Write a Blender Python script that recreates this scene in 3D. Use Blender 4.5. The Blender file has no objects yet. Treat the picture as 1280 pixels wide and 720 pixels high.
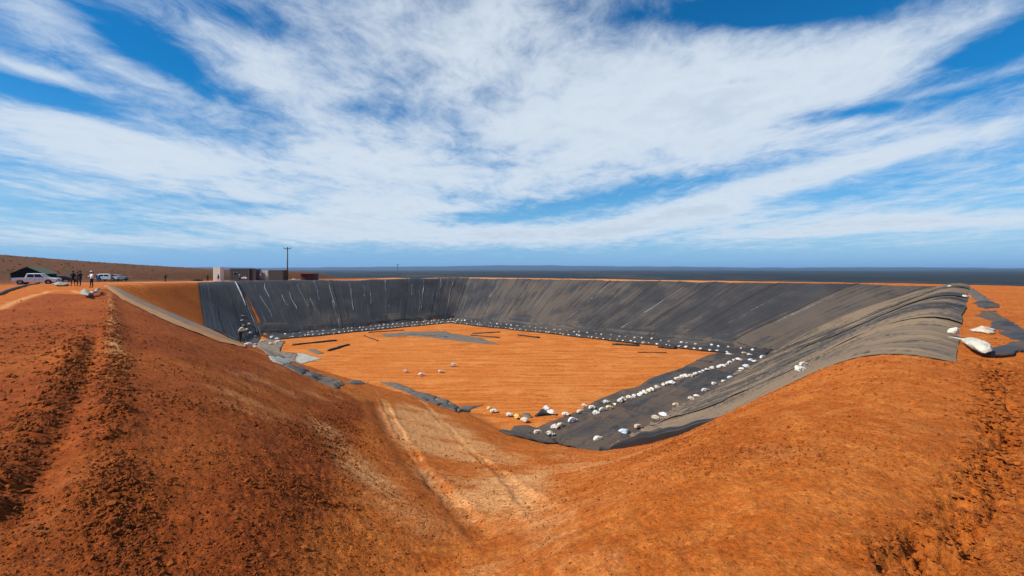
import bpy, bmesh, math, random
import numpy as np
from mathutils import Vector, Matrix
random.seed(7)
rng = np.random.default_rng(11)
SC = bpy.context.scene
COL = SC.collection
R = math.radians

# ------------------------------------------------------------------ camera
EYE = 2.0
FPX = 560.0                      # focal length in pixels of the 1280 px wide photograph
cam_d = bpy.data.cameras.new("camera")
cam = bpy.data.objects.new("camera", cam_d); COL.objects.link(cam)
cam.location = (0, 0, EYE); cam.rotation_euler = (R(90), 0, 0)
cam_d.sensor_width = 36.0; cam_d.lens = 36.0 * FPX / 1280.0
cam_d.shift_y = -23.0 / 1280.0
cam_d.clip_start = 0.05; cam_d.clip_end = 120000
SC.camera = cam

# ------------------------------------------------------------------ exposure, sun, sky
SC.view_settings.view_transform = 'Standard'; SC.view_settings.look = 'None'
SC.view_settings.exposure = 0.28; SC.view_settings.gamma = 1.0
SUN_AZ, SUN_EL = (-0.86, -0.30), R(43)
_l = math.hypot(*SUN_AZ)
sun_dir = Vector((SUN_AZ[0]/_l*math.cos(SUN_EL), SUN_AZ[1]/_l*math.cos(SUN_EL), math.sin(SUN_EL)))
sd = bpy.data.lights.new("sun", 'SUN'); sd.energy = 5.0; sd.angle = R(0.5); sd.color = (1, .955, .88)
so = bpy.data.objects.new("sun", sd); COL.objects.link(so)
so.rotation_euler = sun_dir.to_track_quat('Z', 'Y').to_euler(); so.location = (-60, -20, 60)

class Nodes:
    """small shorthand for building node trees"""
    def __init__(s, tree): s.t = tree; s.t.nodes.clear()
    def n(s, typ, **kw):
        nd = s.t.nodes.new(typ)
        ins = kw.pop('ins', {})
        for k, v in kw.items(): setattr(nd, k, v)
        for k, v in ins.items():
            sk = nd.inputs[k]
            if isinstance(v, bpy.types.NodeSocket): s.t.links.new(v, sk)
            else: sk.default_value = v
        return nd
    def m(s, op, a, b=None, c=None, clamp=False):
        nd = s.t.nodes.new('ShaderNodeMath'); nd.operation = op; nd.use_clamp = clamp
        for i, v in enumerate((a, b, c)):
            if v is None: continue
            if isinstance(v, bpy.types.NodeSocket): s.t.links.new(v, nd.inputs[i])
            else: nd.inputs[i].default_value = v
        return nd.outputs[0]
    def ramp(s, v, lo, hi, a=0.0, b=1.0, smooth=True):
        nd = s.n('ShaderNodeMapRange', ins={0: v, 1: lo, 2: hi, 3: a, 4: b})
        if smooth: nd.interpolation_type = 'SMOOTHSTEP'
        return nd.outputs[0]
    def mix(s, f, a, b, mode='MIX'):
        nd = s.t.nodes.new('ShaderNodeMix'); nd.data_type = 'RGBA'; nd.blend_type = mode; nd.clamp_factor = True
        for sk, v in ((nd.inputs[0], f), (nd.inputs[6], a), (nd.inputs[7], b)):
            if isinstance(v, bpy.types.NodeSocket): s.t.links.new(v, sk)
            elif isinstance(v, (tuple, list)): sk.default_value = (*v[:3], 1)
            else: sk.default_value = v
        return nd.outputs[2]
    def noise(s, vec, scale, detail=4, rough=.55, dist=0.0, out=0):
        nd = s.n('ShaderNodeTexNoise', ins={'Vector': vec, 'Scale': scale, 'Detail': detail, 'Roughness': rough, 'Distortion': dist})
        return nd.outputs[out]
    def mapping(s, vec, scale=(1,1,1), rot=(0,0,0), loc=(0,0,0)):
        return s.n('ShaderNodeMapping', ins={'Vector': vec, 'Scale': scale, 'Rotation': rot, 'Location': loc}).outputs[0]

W = bpy.data.worlds.new("World"); SC.world = W; W.use_nodes = True
N = Nodes(W.node_tree)
sky = N.n('ShaderNodeTexSky', sky_type='NISHITA')
sky.sun_disc = False; sky.sun_elevation = SUN_EL
sky.sun_rotation = math.atan2(SUN_AZ[0], SUN_AZ[1]); sky.altitude = 400
sky.air_density = 1.0; sky.dust_density = 0.3; sky.ozone_density = 3.0
tc = N.n('ShaderNodeTexCoord')
sep = N.n('ShaderNodeSeparateXYZ', ins={0: tc.outputs['Generated']})
dx, dy, dz = sep.outputs
# deep polarised blue of the photograph
hsv = N.n('ShaderNodeHueSaturation', ins={'Hue': .5, 'Saturation': 1.52, 'Value': 1.14, 'Fac': 1.0, 'Color': sky.outputs[0]})
air = N.m('EXPONENT', N.m('MULTIPLY', N.m('MAXIMUM', dz, 0.0), -7.0))
blue = N.mix(N.m('MULTIPLY', air, .88), hsv.outputs[0], (1.05, 4.1, 8.2))
# thin ice cloud sheet, laid out on a plane high overhead
zc = N.m('ADD', N.m('MAXIMUM', dz, 0.0), 0.07)
px = N.m('DIVIDE', dx, zc); py = N.m('DIVIDE', dy, zc)
pv = N.n('ShaderNodeCombineXYZ', ins={0: px, 1: py, 2: 0.0}).outputs[0]
warp = N.n('ShaderNodeTexNoise', ins={'Vector': pv, 'Scale': .8, 'Detail': 3.0})
wv = N.n('ShaderNodeVectorMath', operation='MULTIPLY_ADD', ins={0: warp.outputs['Color'], 1: (.9, .9, 0), 2: pv}).outputs[0]
streak = N.mapping(wv, scale=(1.12, .78, 1), rot=(0, 0, R(14)))
n_big = N.noise(streak, 1.0, 8, .60)
n_wisp = N.noise(N.mapping(wv, scale=(3.3, 1.7, 1), rot=(0, 0, R(20)), loc=(3, 1, 0)), 1.0, 9, .66)
n_fine = N.noise(N.mapping(pv, scale=(3.0, 2.2, 1), loc=(7, 2, 0)), 2.0, 9, .7, .6)
# where the cloud banks stand, by compass bearing and height (tangents)
yy = N.m('MAXIMUM', dy, .05)
gx = N.m('DIVIDE', dx, yy); gz = N.m('DIVIDE', dz, yy)
front = N.ramp(dy, .05, .3)
blobs = [(620,75,250,80,8,.42),(330,85,130,34,33,.42),(1010,80,260,42,-13,.42),(820,165,260,42,-8,.40),(150,190,210,34,13,.46),
         (70,25,110,26,28,.26),(40,90,60,9,18,.42),(200,105,110,10,24,.25),(480,205,260,20,4,.20),(1040,212,130,12,-14,.7),(430,275,80,16,-4,.65),
         (640,293,120,9,0,.7),(865,264,60,8,-6,.85),(770,285,60,6,-4,.5),(560,262,50,6,2,.45),(1000,292,70,5,-2,.4),(100,298,130,9,2,.26),(1120,276,150,9,-2,.6),(1180,170,140,16,-8,.25),
         (190,65,90,20,30,-.55),(70,122,100,12,16,-.60),(450,135,50,10,8,-.3),(960,12,110,17,-4,-.62),(290,20,60,14,20,-.3),(1250,55,70,20,-22,-.45),
         (718,180,45,10,-4,-.28),(590,188,70,8,3,-.28),(600,205,70,5,0,-.3),(1080,138,90,8,-8,-.45),(880,222,110,9,-9,-.38),(330,262,110,7,4,-.3),
         (590,268,70,8,3,-.35),(640,322,1200,10,0,-.25),(925,102,60,6,-6,-.3),(1000,248,120,5,-5,-.25),(730,255,90,7,-4,-.25)]
bias = None
for (u, v, su, sv, ang, w) in blobs:
    cx, cz = (u-640)/FPX, (337-v)/FPX
    a = R(ang); ca, sa = math.cos(a), -math.sin(a)
    ex = N.m('SUBTRACT', gx, cx); ez = N.m('SUBTRACT', gz, cz)
    p = N.m('MULTIPLY_ADD', ex, ca, N.m('MULTIPLY', ez, sa))
    q = N.m('MULTIPLY_ADD', ez, ca, N.m('MULTIPLY', ex, -sa))
    p = N.m('MULTIPLY', p, FPX/su); q = N.m('MULTIPLY', q, FPX/sv)
    r2 = N.m('MULTIPLY_ADD', p, p, N.m('MULTIPLY', q, q))
    g = N.m('MULTIPLY', N.m('EXPONENT', N.m('MULTIPLY', r2, -.6)), w)
    bias = g if bias is None else N.m('ADD', bias, g)
bias = N.m('MULTIPLY', bias, N.m('MULTIPLY', front, 1.25))
dens = N.m('ADD', N.m('MULTIPLY', N.m('SUBTRACT', n_big, .5), 1.35), N.m('MULTIPLY', N.m('SUBTRACT', n_wisp, .5), 1.15))
dens = N.m('ADD', dens, N.m('MULTIPLY', N.m('SUBTRACT', n_fine, .5), .85))
dens = N.m('ADD', N.m('ADD', dens, bias), N.ramp(dz, .05, .35, .20, .07))
cl = N.ramp(dens, -.16, .92)
cl = N.m('MULTIPLY', cl, N.ramp(dz, .012, .05))
cl = N.m('MULTIPLY', cl, .94)
thick = N.ramp(N.m('ADD', dens, N.m('MULTIPLY', N.m('SUBTRACT', n_fine, .5), .9)), .55, 1.5)
ccol = N.mix(thick, (7.3, 8.1, 8.9), (6.0, 6.9, 8.0))
col = N.mix(cl, blue, ccol)
bg = N.n('ShaderNodeBackground', ins={'Color': col, 'Strength': .083})
N.n('ShaderNodeOutputWorld', ins={'Surface': bg.outputs[0]})

# ------------------------------------------------------------------ noise and terrain
def _hash(ix, iy, seed):
    h = (ix.astype(np.int64)*374761393 + iy.astype(np.int64)*668265263 + seed*1274126177) & 0xFFFFFFFF
    h = ((h ^ (h >> 13)) * 1274126177) & 0xFFFFFFFF
    h = (h ^ (h >> 16))
    return (h & 0xFFFFFF) / float(0xFFFFFF) * 2 - 1
def vnoise(x, y, seed=0):
    x = np.asarray(x, float); y = np.asarray(y, float)
    ix = np.floor(x); iy = np.floor(y); fx = x-ix; fy = y-iy
    fx = fx*fx*fx*(fx*(fx*6-15)+10); fy = fy*fy*fy*(fy*(fy*6-15)+10)
    a = _hash(ix, iy, seed); b = _hash(ix+1, iy, seed); c = _hash(ix, iy+1, seed); d = _hash(ix+1, iy+1, seed)
    return (a+(b-a)*fx)*(1-fy) + (c+(d-c)*fx)*fy
def fbm(x, y, sc, octv=4, seed=0, gain=.5):
    s = 0; a = 1; n = 0
    for k in range(octv):
        s = s + a*vnoise(x/sc+17.3*k, y/sc-9.1*k, seed+k); n += a; a *= gain; sc /= 2.03
    return s/n
def sstep(a, b, x):
    t = np.clip((x-a)/(b-a), 0, 1); return t*t*(3-2*t)
def seg_dist(x, y, p, q):
    px_, py_ = p; vx, vy = q[0]-p[0], q[1]-p[1]
    t = np.clip(((x-px_)*vx+(y-py_)*vy)/(vx*vx+vy*vy), 0, 1)
    return np.hypot(x-px_-t*vx, y-py_-t*vy)
def inside(x, y, P):
    c = np.zeros(np.shape(x), bool)
    for i in range(len(P)):
        (x1, y1), (x2, y2) = P[i], P[i-1]
        cond = (y1 > y) != (y2 > y)
        c ^= cond & (x < (x2-x1)*(y-y1)/(y2-y1+1e-12)+x1)
    return c
def poly_dist(x, y, P):
    d = np.full(np.shape(x), 1e9)
    for i in range(len(P)): d = np.minimum(d, seg_dist(x, y, P[i-1], P[i]))
    return d

DEPTH = 8.0
A, B, C, D1, D2 = (4.9,24.3), (32.,54.4), (-11.8,90.3), (-37.3,66.7), (-34.9,58.3)
FLOOR = [A, B, C, D1, D2, (-14,39.6), (-2.6,31.6), (0,28), (2.4,25.6)]
A2, B2, C2, E1, E2 = (-.76,1.65), (54.,56.), (-10.4,106.), (-48.,78.), (-48.,54.)
RIM = [A2, B2, C2, E1, E2]
def rim_signed(x, y):
    d = poly_dist(x, y, RIM)
    # near corner: the two banks run into each other in a straight valley
    d1 = seg_dist(x, y, A2, B2); d2 = seg_dist(x, y, E2, A2)
    ins = inside(x, y, RIM)
    d1 = np.maximum(d1, 1e-4); d2 = np.maximum(d2, 1e-4)
    env = np.exp(-(np.hypot(x-A2[0], y-A2[1])/27)**4)
    soft = (d1**-2+d2**-2)**-.5; k = 2*d1*d2/(d1*d1+d2*d2)
    de = np.minimum(d, soft*env+d*(1-env))*(1+.97*k*env)
    return np.where(ins, de, -d)
def height(x, y):
    """the lie of the land without its small relief"""
    x = np.asarray(x, float); y = np.asarray(y, float)
    dR = rim_signed(x, y)
    dF = np.where(inside(x, y, FLOOR), 0, poly_dist(x, y, FLOOR))
    t = dF/np.maximum(dF+np.maximum(dR, -4), 1.0)
    zl = np.where(dR < -4, 4.0, -DEPTH*(1-t))
    w = .28
    pit = -w*np.log1p(np.exp(np.clip(-zl/w, -60, 60)))
    # toe fillet
    ins_ = pit + DEPTH
    pit = np.where(ins_ < .6, -DEPTH + np.where(ins_ < 0, 0, ins_*ins_/.6*.5 + ins_*.5*np.clip(ins_/.6, 0, 1)), pit)
    out = np.maximum(-dR, 0)
    cd = 1-sstep(-46, -22, x)
    back = 1-sstep(-20, 8, y)
    d0 = 6.5 + 50*cd + 120*back
    drop = -15.5*sstep(0, 1, (out-d0)/(70+70*cd))
    hm0 = sstep(-85, -120, x)
    left = np.log1p(np.exp(np.clip((-x-26)/6, -50, 50)))*6*.003*(1-sstep(56, 84, y)) - .42*np.exp(-((x+82)/26)**2-((y-72)/20)**2) - .75*sstep(80, 100, y)*cd*(1-hm0)
    hill = .105*np.log1p(np.exp(np.clip((-x-150)/9, -50, 50)))*9
    hill = np.minimum(hill, 24)*(1-sstep(150, 420, y))*sstep(40, 120, y)
    hm = sstep(-110, -165, x)*(1-sstep(350, 480, y))
    drop = drop*(1-hm)
    rr = np.hypot(x, y)
    far = sstep(10500, 15000, rr)
    u = x/np.maximum(y, 1)*FPX+640
    prof = 34 + 26*np.exp(-((u-250)/70)**2) + 75*np.exp(-((u-640)/95)**2) + 38*np.exp(-((u-470)/120)**2) + 48*np.exp(-((u-800)/120)**2) + 22*np.exp(-((u-1080)/130)**2)
    ridge = far*(prof*1.3 + 9*vnoise(u/23, rr/4000, 5) + 3*vnoise(u/9, rr/3000, 6) + 8)
    mid = sstep(4500, 7000, rr)*(1-sstep(7500, 9500, rr))*10*(.5+vnoise(x/1500, y/900, 8))
    und = sstep(150, 700, rr)*2.0*vnoise(x/260, y/260, 9)
    # gentle unevenness of graded earth
    med = .10*fbm(x, y, 7.0, 3, 21) + .035*fbm(x, y, 1.6, 2, 31)
    med = med*np.where(inside(x, y, FLOOR), .5, 1)
    berm = .10*np.exp(-((dR+.9)/.9)**2)*(1-sstep(60, 120, rr))
    return pit + drop*1.0 + left + hill + ridge + mid + und + med*(1-sstep(150, 600, rr)) + berm
def gz1(x, y): return float(height(np.array([x]), np.array([y]))[0])
_ts = np.geomspace(1.2, 900, 9000)
def at(u, v):
    """where the line of sight through a point of the photograph meets the land"""
    ax, az = (u-640)/FPX, (337-v)/FPX
    X, Y, Z = ax*_ts, _ts, EYE+az*_ts
    h = height(X, Y); k = np.nonzero(Z < h)[0]
    if not len(k): return (X[-1], Y[-1])
    k = k[0]
    if k == 0: return (X[0], Y[0])
    a0, a1 = Z[k-1]-h[k-1], Z[k]-h[k]; f = a0/(a0-a1+1e-9)
    return (X[k-1]+(X[k]-X[k-1])*f, Y[k-1]+(Y[k]-Y[k-1])*f)

# strokes of different soil, traced along the ground
def stroke(x, y, pts, width, world=False):
    P = pts if world else [at(*p) for p in pts]
    d = np.full(np.shape(x), 1e9)
    for p, q in zip(P[:-1], P[1:]): d = np.minimum(d, seg_dist(x, y, p, q))
    return np.exp(-(d/width)**2)
def cover(x, y, pts, soft):
    P = [at(*p) for p in pts]
    d = poly_dist(x, y, P)
    return sstep(-soft, soft, np.where(inside(x, y, P), d, -d))

def soil_masks(x, y):
    rr = np.hypot(x, y)
    n1 = fbm(x, y, 5., 4, 41); n2 = fbm(x, y, 1.3, 4, 51)
    # dark loose soil: left bank and the berm top beside it
    dR = rim_signed(x, y)
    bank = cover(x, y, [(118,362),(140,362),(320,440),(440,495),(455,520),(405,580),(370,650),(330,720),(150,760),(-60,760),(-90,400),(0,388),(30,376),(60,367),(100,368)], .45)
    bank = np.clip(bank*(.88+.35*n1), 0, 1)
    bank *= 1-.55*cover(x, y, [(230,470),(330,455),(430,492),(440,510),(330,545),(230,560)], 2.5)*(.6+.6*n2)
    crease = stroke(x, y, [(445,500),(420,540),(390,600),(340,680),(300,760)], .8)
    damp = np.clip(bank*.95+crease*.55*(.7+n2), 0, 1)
    damp = np.maximum(damp, .75*cover(x, y, [(-80,332),(60,338),(130,347),(60,352),(30,352),(-80,372)], 3))
    damp = np.maximum(damp, .5*stroke(x, y, [(980,560),(900,575),(800,560)], 1.0)*(.5+n2))
    damp = np.maximum(damp, .42*stroke(x, y, [(470,505),(500,560),(540,600)], .7))
    damp = np.maximum(damp, .30*stroke(x, y, [(1250,470),(1235,560),(1225,640),(1120,710)], .7))
    damp = np.maximum(damp, .5*cover(x, y, [(140,350),(246,352),(262,400),(285,424),(200,386)], .8)*(.9+.5*n1))
    damp = np.clip(damp + .22*n1*(rr < 60), 0, 1)
    pale = .95*cover(x, y, [(474,508),(505,503),(560,520),(640,560),(700,590),(715,650),(650,670),(560,630),(500,560)], .9)*np.clip(.80+.9*n2+.5*n1, 0, 1)
    pale = np.maximum(pale, .75*stroke(x, y, [(405,530),(425,560),(470,605),(540,660)], .55)*(.75+.6*n2))
    pale = np.maximum(pale, .55*stroke(x, y, [(700,560),(800,590),(760,620)], 1.0)*(.6+n2))
    pale = np.maximum(pale, .55*stroke(x, y, [(560,600),(640,650),(760,720)], .45)*(.6+n2))
    pale = np.maximum(pale, .42*cover(x, y, [(430,600),(760,560),(1180,560),(1200,640),(1100,700),(700,740),(480,740)], .8)*np.clip(.35+1.5*n2+.6*n1, 0, 1.4))
    pale = np.maximum(pale, .5*cover(x, y, [(230,465),(330,450),(440,488),(440,505),(330,535),(240,540)], 1.5)*np.clip(.3+1.3*n2, 0, 1))
    pale = np.maximum(pale, .45*cover(x, y, [(870,520),(1060,445),(1200,440),(1230,560),(1000,600)], 1.0)*np.clip(.1+1.4*n2, 0, 1))
    pale = np.maximum(pale, .35*stroke(x, y, [(960,580),(1080,560),(1190,580)], .6)*(.6+n2))
    pale = np.maximum(pale, .25*stroke(x, y, [(30,690),(60,640),(110,560)], .5)*(.6+n2))
    pale = np.maximum(pale, .75*stroke(x, y, [(-60,398),(0,386),(30,373),(60,364),(90,363),(110,368)], .30))
    pale = np.maximum(pale, .5*stroke(x, y, [(60,355),(110,352),(180,350),(240,351),(400,347)], 1.2))
    pale = np.maximum(pale, .6*stroke(x, y, [(136,366),(142,400),(140,420),(146,450),(150,475)], .22)*(.5+1.2*np.abs(n2)))
    pale = np.maximum(pale, .30*stroke(x, y, [(340,450),(400,480),(460,500)], .9))
    for T in TRACKS: pale = np.maximum(pale, .85*stroke(x, y, T, .34)*np.clip(.75+.9*n2, 0, 1)*sstep(5.2, 8.5, rr))
    pale = np.maximum(pale, .6*sstep(1.5, -1, dR)*sstep(-40, -10, dR)*sstep(62, 80, y))
    infl = inside(x, y, FLOOR)
    pale = np.where(infl, .12+.3*np.clip(n1, 0, 1), pale)
    return damp, np.clip(pale, 0, 1)
def rough_mask(x, y):
    """how cloddy the ground is"""
    r = .9*stroke(x, y, [(138,372),(140,420),(142,480),(140,560),(150,640),(170,730)], .28)
    r = np.maximum(r, .9*stroke(x, y, [(100,425),(90,460),(70,500),(30,560),(-20,640)], .35))
    r = np.maximum(r, .55*stroke(x, y, [(440,500),(410,550),(370,620),(310,720)], .75))
    r = np.maximum(r, .9*stroke(x, y, [(1240,452),(1250,490),(1245,560),(1230,620),(1200,660),(1110,710)], .26))
    r = np.maximum(r, .8*cover(x, y, [(1250,455),(1300,450),(1340,760),(1140,760),(1130,705),(1215,668),(1245,600),(1258,500)], .22))
    r = np.maximum(r, .27*cover(x, y, [(-80,400),(130,400),(150,760),(-80,760)], .5))
    r = np.maximum(r, .24*cover(x, y, [(150,480),(330,520),(400,600),(340,760),(150,760)], .8))
    r = np.maximum(r, .35*stroke(x, y, [(1000,570),(900,575),(830,560)], .8))
    return r

TRACKS = [[(480,500),(500,540),(535,590),(590,650),(660,730)], [(524,499),(566,540),(625,590),(700,650),(800,730)]]
def pathify(x, y, z, damp, pale, rough):
    rr = np.hypot(x, y)
    near = 1-sstep(18, 60, rr)
    fin = inside(x, y, FLOOR)
    amp = (.012+.034*rough)*near*np.where(fin, .35, 1)
    cl1 = fbm(x, y, .20, 3, 61); cl2 = fbm(x, y, .075, 2, 71)
    lump = np.maximum(cl1, -.25)*.9 + .5*np.abs(cl2)
    z = z + amp*lump
    dRr = rim_signed(x, y)
    bankz = sstep(.5, 2.5, dRr)*near*np.where(fin, 0, 1)
    e1 = seg_dist(x, y, A2, B2); e2 = seg_dist(x, y, E2, A2); wq = sstep(.35, .65, e1/(e1+e2+1e-6))
    al1 = .70*x+.72*y; al2 = -.68*x+.73*y
    z = z + .030*near*fbm(x, y, .75, 3, 63)*np.where(fin, .3, 1)
    for al, wgt, sd_ in ((al1, 1-wq, 64), (al2, wq, 67)):
        al_ = al+.5*vnoise(x/1.1, y/1.1, sd_+1)
        z = z - .045*wgt*bankz*np.clip(1-np.abs(vnoise(al_/1.15, dRr/9, sd_))*2.6, 0, 1)*np.clip(.4+.9*vnoise(al_/5, dRr/5, sd_+2), 0, 1)
        z = z + .016*wgt*near*(1-np.abs(vnoise((dRr+.3*vnoise(x/1.7, y/1.7, sd_+4))/.33, al/2.3, sd_+3)))*np.where(fin, 0, 1)
    z = z + .010*near*fbm(x, y, .07, 2, 81)*(1-sstep(4, 14, rr))*(1+1.2*rough)
    # windrows thrown up along the edges, wheel ruts, a broken edge with holes
    z = z + .10*stroke(x, y, [(138,372),(140,420),(142,480),(140,560),(150,640)], .30)*(.6+.8*fbm(x, y, .5, 2, 91))
    z = z + .09*stroke(x, y, [(100,425),(90,460),(70,500),(30,560),(-20,640)], .26)*(.6+fbm(x, y, .4, 2, 92))
    z = z - .07*stroke(x, y, [(118,425),(108,465),(92,505),(60,570),(20,650)], .16)
    for off in (0, .5): z = z - .05*stroke(x, y, [(470,505),(500,560),(545,605),(600,660)], .34)*(1+.5*fbm(x, y, .8, 2, 93))
    for T in TRACKS:
        P = [at(*p) for p in T]; d = np.full(np.shape(x), 1e9); al = np.zeros(np.shape(x)); acc = 0
        for p, q in zip(P[:-1], P[1:]):
            vx, vy = q[0]-p[0], q[1]-p[1]; L = math.hypot(vx, vy); t = np.clip(((x-p[0])*vx+(y-p[1])*vy)/(L*L), 0, 1)
            dd = np.hypot(x-p[0]-t*vx, y-p[1]-t*vy); al = np.where(dd < d, acc+t*L, al); d = np.minimum(d, dd); acc += L
        d = d+.05*vnoise(al/.8, 0*al, 97)
        fade = np.clip(.55+.8*fbm(x, y, 1.8, 2, 98), 0, 1)*sstep(3.5, 7.5, rr)
        z = z + fade*(-.042*sstep(.22, .10, d) + .022*np.exp(-((d-.27)/.08)**2) + .012*sstep(.17, .12, d)*np.sin(al*2*math.pi/.16+d*14))
    e = stroke(x, y, [(1240,452),(1250,490),(1245,560),(1230,620),(1200,660),(1110,710)], .15)
    z = z - .20*e*np.clip(fbm(x, y, .15, 3, 94)+.22, 0, 1)*1.7
    step = cover(x, y, [(1250,455),(1300,450),(1340,760),(1140,760),(1130,705),(1215,668),(1245,600),(1258,500)], .07)
    z = z - .055*step
    # grader lines on the pit floor
    ac = .6*x+.8*y
    g = vnoise(ac/.9, (.8*x-.6*y)/30, 95)+.6*vnoise(ac/.37, (.8*x-.6*y)/18, 96)
    z = z + np.where(fin, .009*g, 0)
    return z

def make_terrain():
    azs = np.concatenate([np.linspace(R(-57), R(57), 1260), np.linspace(R(57), R(303), 166)[1:-1]])
    rs = np.concatenate([np.geomspace(.35, 1.3, 10)[:-1], np.geomspace(1.3, 135, 385)[:-1], np.geomspace(135, 600, 46)[:-1], np.geomspace(600, 42000, 74)])
    na, nr = len(azs), len(rs)
    RR, AA = np.meshgrid(rs, azs, indexing='ij')
    x = (RR*np.sin(AA)).ravel(); y = (RR*np.cos(AA)).ravel()
    z = height(x, y)
    rr = RR.ravel()
    nearm = rr < 140
    damp = np.zeros_like(x); pale = np.zeros_like(x); rough = np.zeros_like(x)
    d, p = soil_masks(x[nearm], y[nearm]); damp[nearm] = d; pale[nearm] = p
    rg = rough_mask(x[nearm], y[nearm]); rough[nearm] = rg
    z[nearm] = pathify(x[nearm], y[nearm], z[nearm], d, p, rg)
    dR = rim_signed(x, y)
    veg = sstep(-30, -60, dR)*(1-sstep(60, 110, -x)*0)*1.0
    veg = np.maximum(veg, sstep(-12, -20, dR)*sstep(-20, 5, x)*sstep(20, 60, y))
    scrub = sstep(-62, -95, x)*sstep(60, 95, y)*(1-sstep(450, 900, rr))
    veg = np.where(y < 0, sstep(60, 120, rr), veg)
    x = np.append(x, 0); y = np.append(y, 0); z = np.append(z, gz1(0, 0))
    damp = np.append(damp, 0); pale = np.append(pale, 0); veg = np.append(veg, 0); scrub = np.append(scrub, 0); rough = np.append(rough, 0)
    i, j = np.meshgrid(np.arange(nr-1), np.arange(na), indexing='ij')
    j2 = (j+1) % na
    quads = np.stack([i*na+j, (i+1)*na+j, (i+1)*na+j2, i*na+j2], -1).reshape(-1, 4)[:, ::-1]
    jj = np.arange(na); tris = np.stack([np.full(na, na*nr), jj, (jj+1) % na], -1)[:, ::-1]
    me = bpy.data.meshes.new("ground")
    nv = len(x); nq, nt = len(quads), len(tris)
    me.vertices.add(nv); me.vertices.foreach_set('co', np.stack([x, y, z], -1).astype(np.float32).ravel())
    me.loops.add(nq*4+nt*3); me.loops.foreach_set('vertex_index', np.concatenate([quads.ravel(), tris.ravel()]).astype(np.int32))
    me.polygons.add(nq+nt)
    me.polygons.foreach_set('loop_start', np.concatenate([np.arange(nq)*4, nq*4+np.arange(nt)*3]).astype(np.int32))
    me.update(calc_edges=True); me.validate()
    me.shade_smooth()
    for nm, arr in (('damp', damp), ('pale', pale), ('veg', veg), ('scrub', scrub), ('rough', rough)):
        a = me.attributes.new(nm, 'FLOAT', 'POINT'); a.data.foreach_set('value', arr.astype(np.float32))
    o = bpy.data.objects.new("ground", me); COL.objects.link(o); o['kind'] = 'structure'
    return o

# ------------------------------------------------------------------ materials
def new_mat(name):
    m = bpy.data.materials.new(name); m.use_nodes = True
    return m, Nodes(m.node_tree)
def finish(N_, color, rough=.9, bump=None, bstr=.4, bdist=.02, metallic=0.0, spec=.5):
    ins = {'Base Color': color, 'Roughness': rough, 'Metallic': metallic, 'Specular IOR Level': spec}
    if isinstance(color, tuple): ins['Base Color'] = (*color[:3], 1)
    if bump is not None:
        b = N_.n('ShaderNodeBump', ins={'Height': bump, 'Strength': bstr, 'Distance': bdist})
        ins['Normal'] = b.outputs[0]
    p = N_.n('ShaderNodeBsdfPrincipled', ins=ins)
    N_.n('ShaderNodeOutputMaterial', ins={'Surface': p.outputs[0]})

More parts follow.
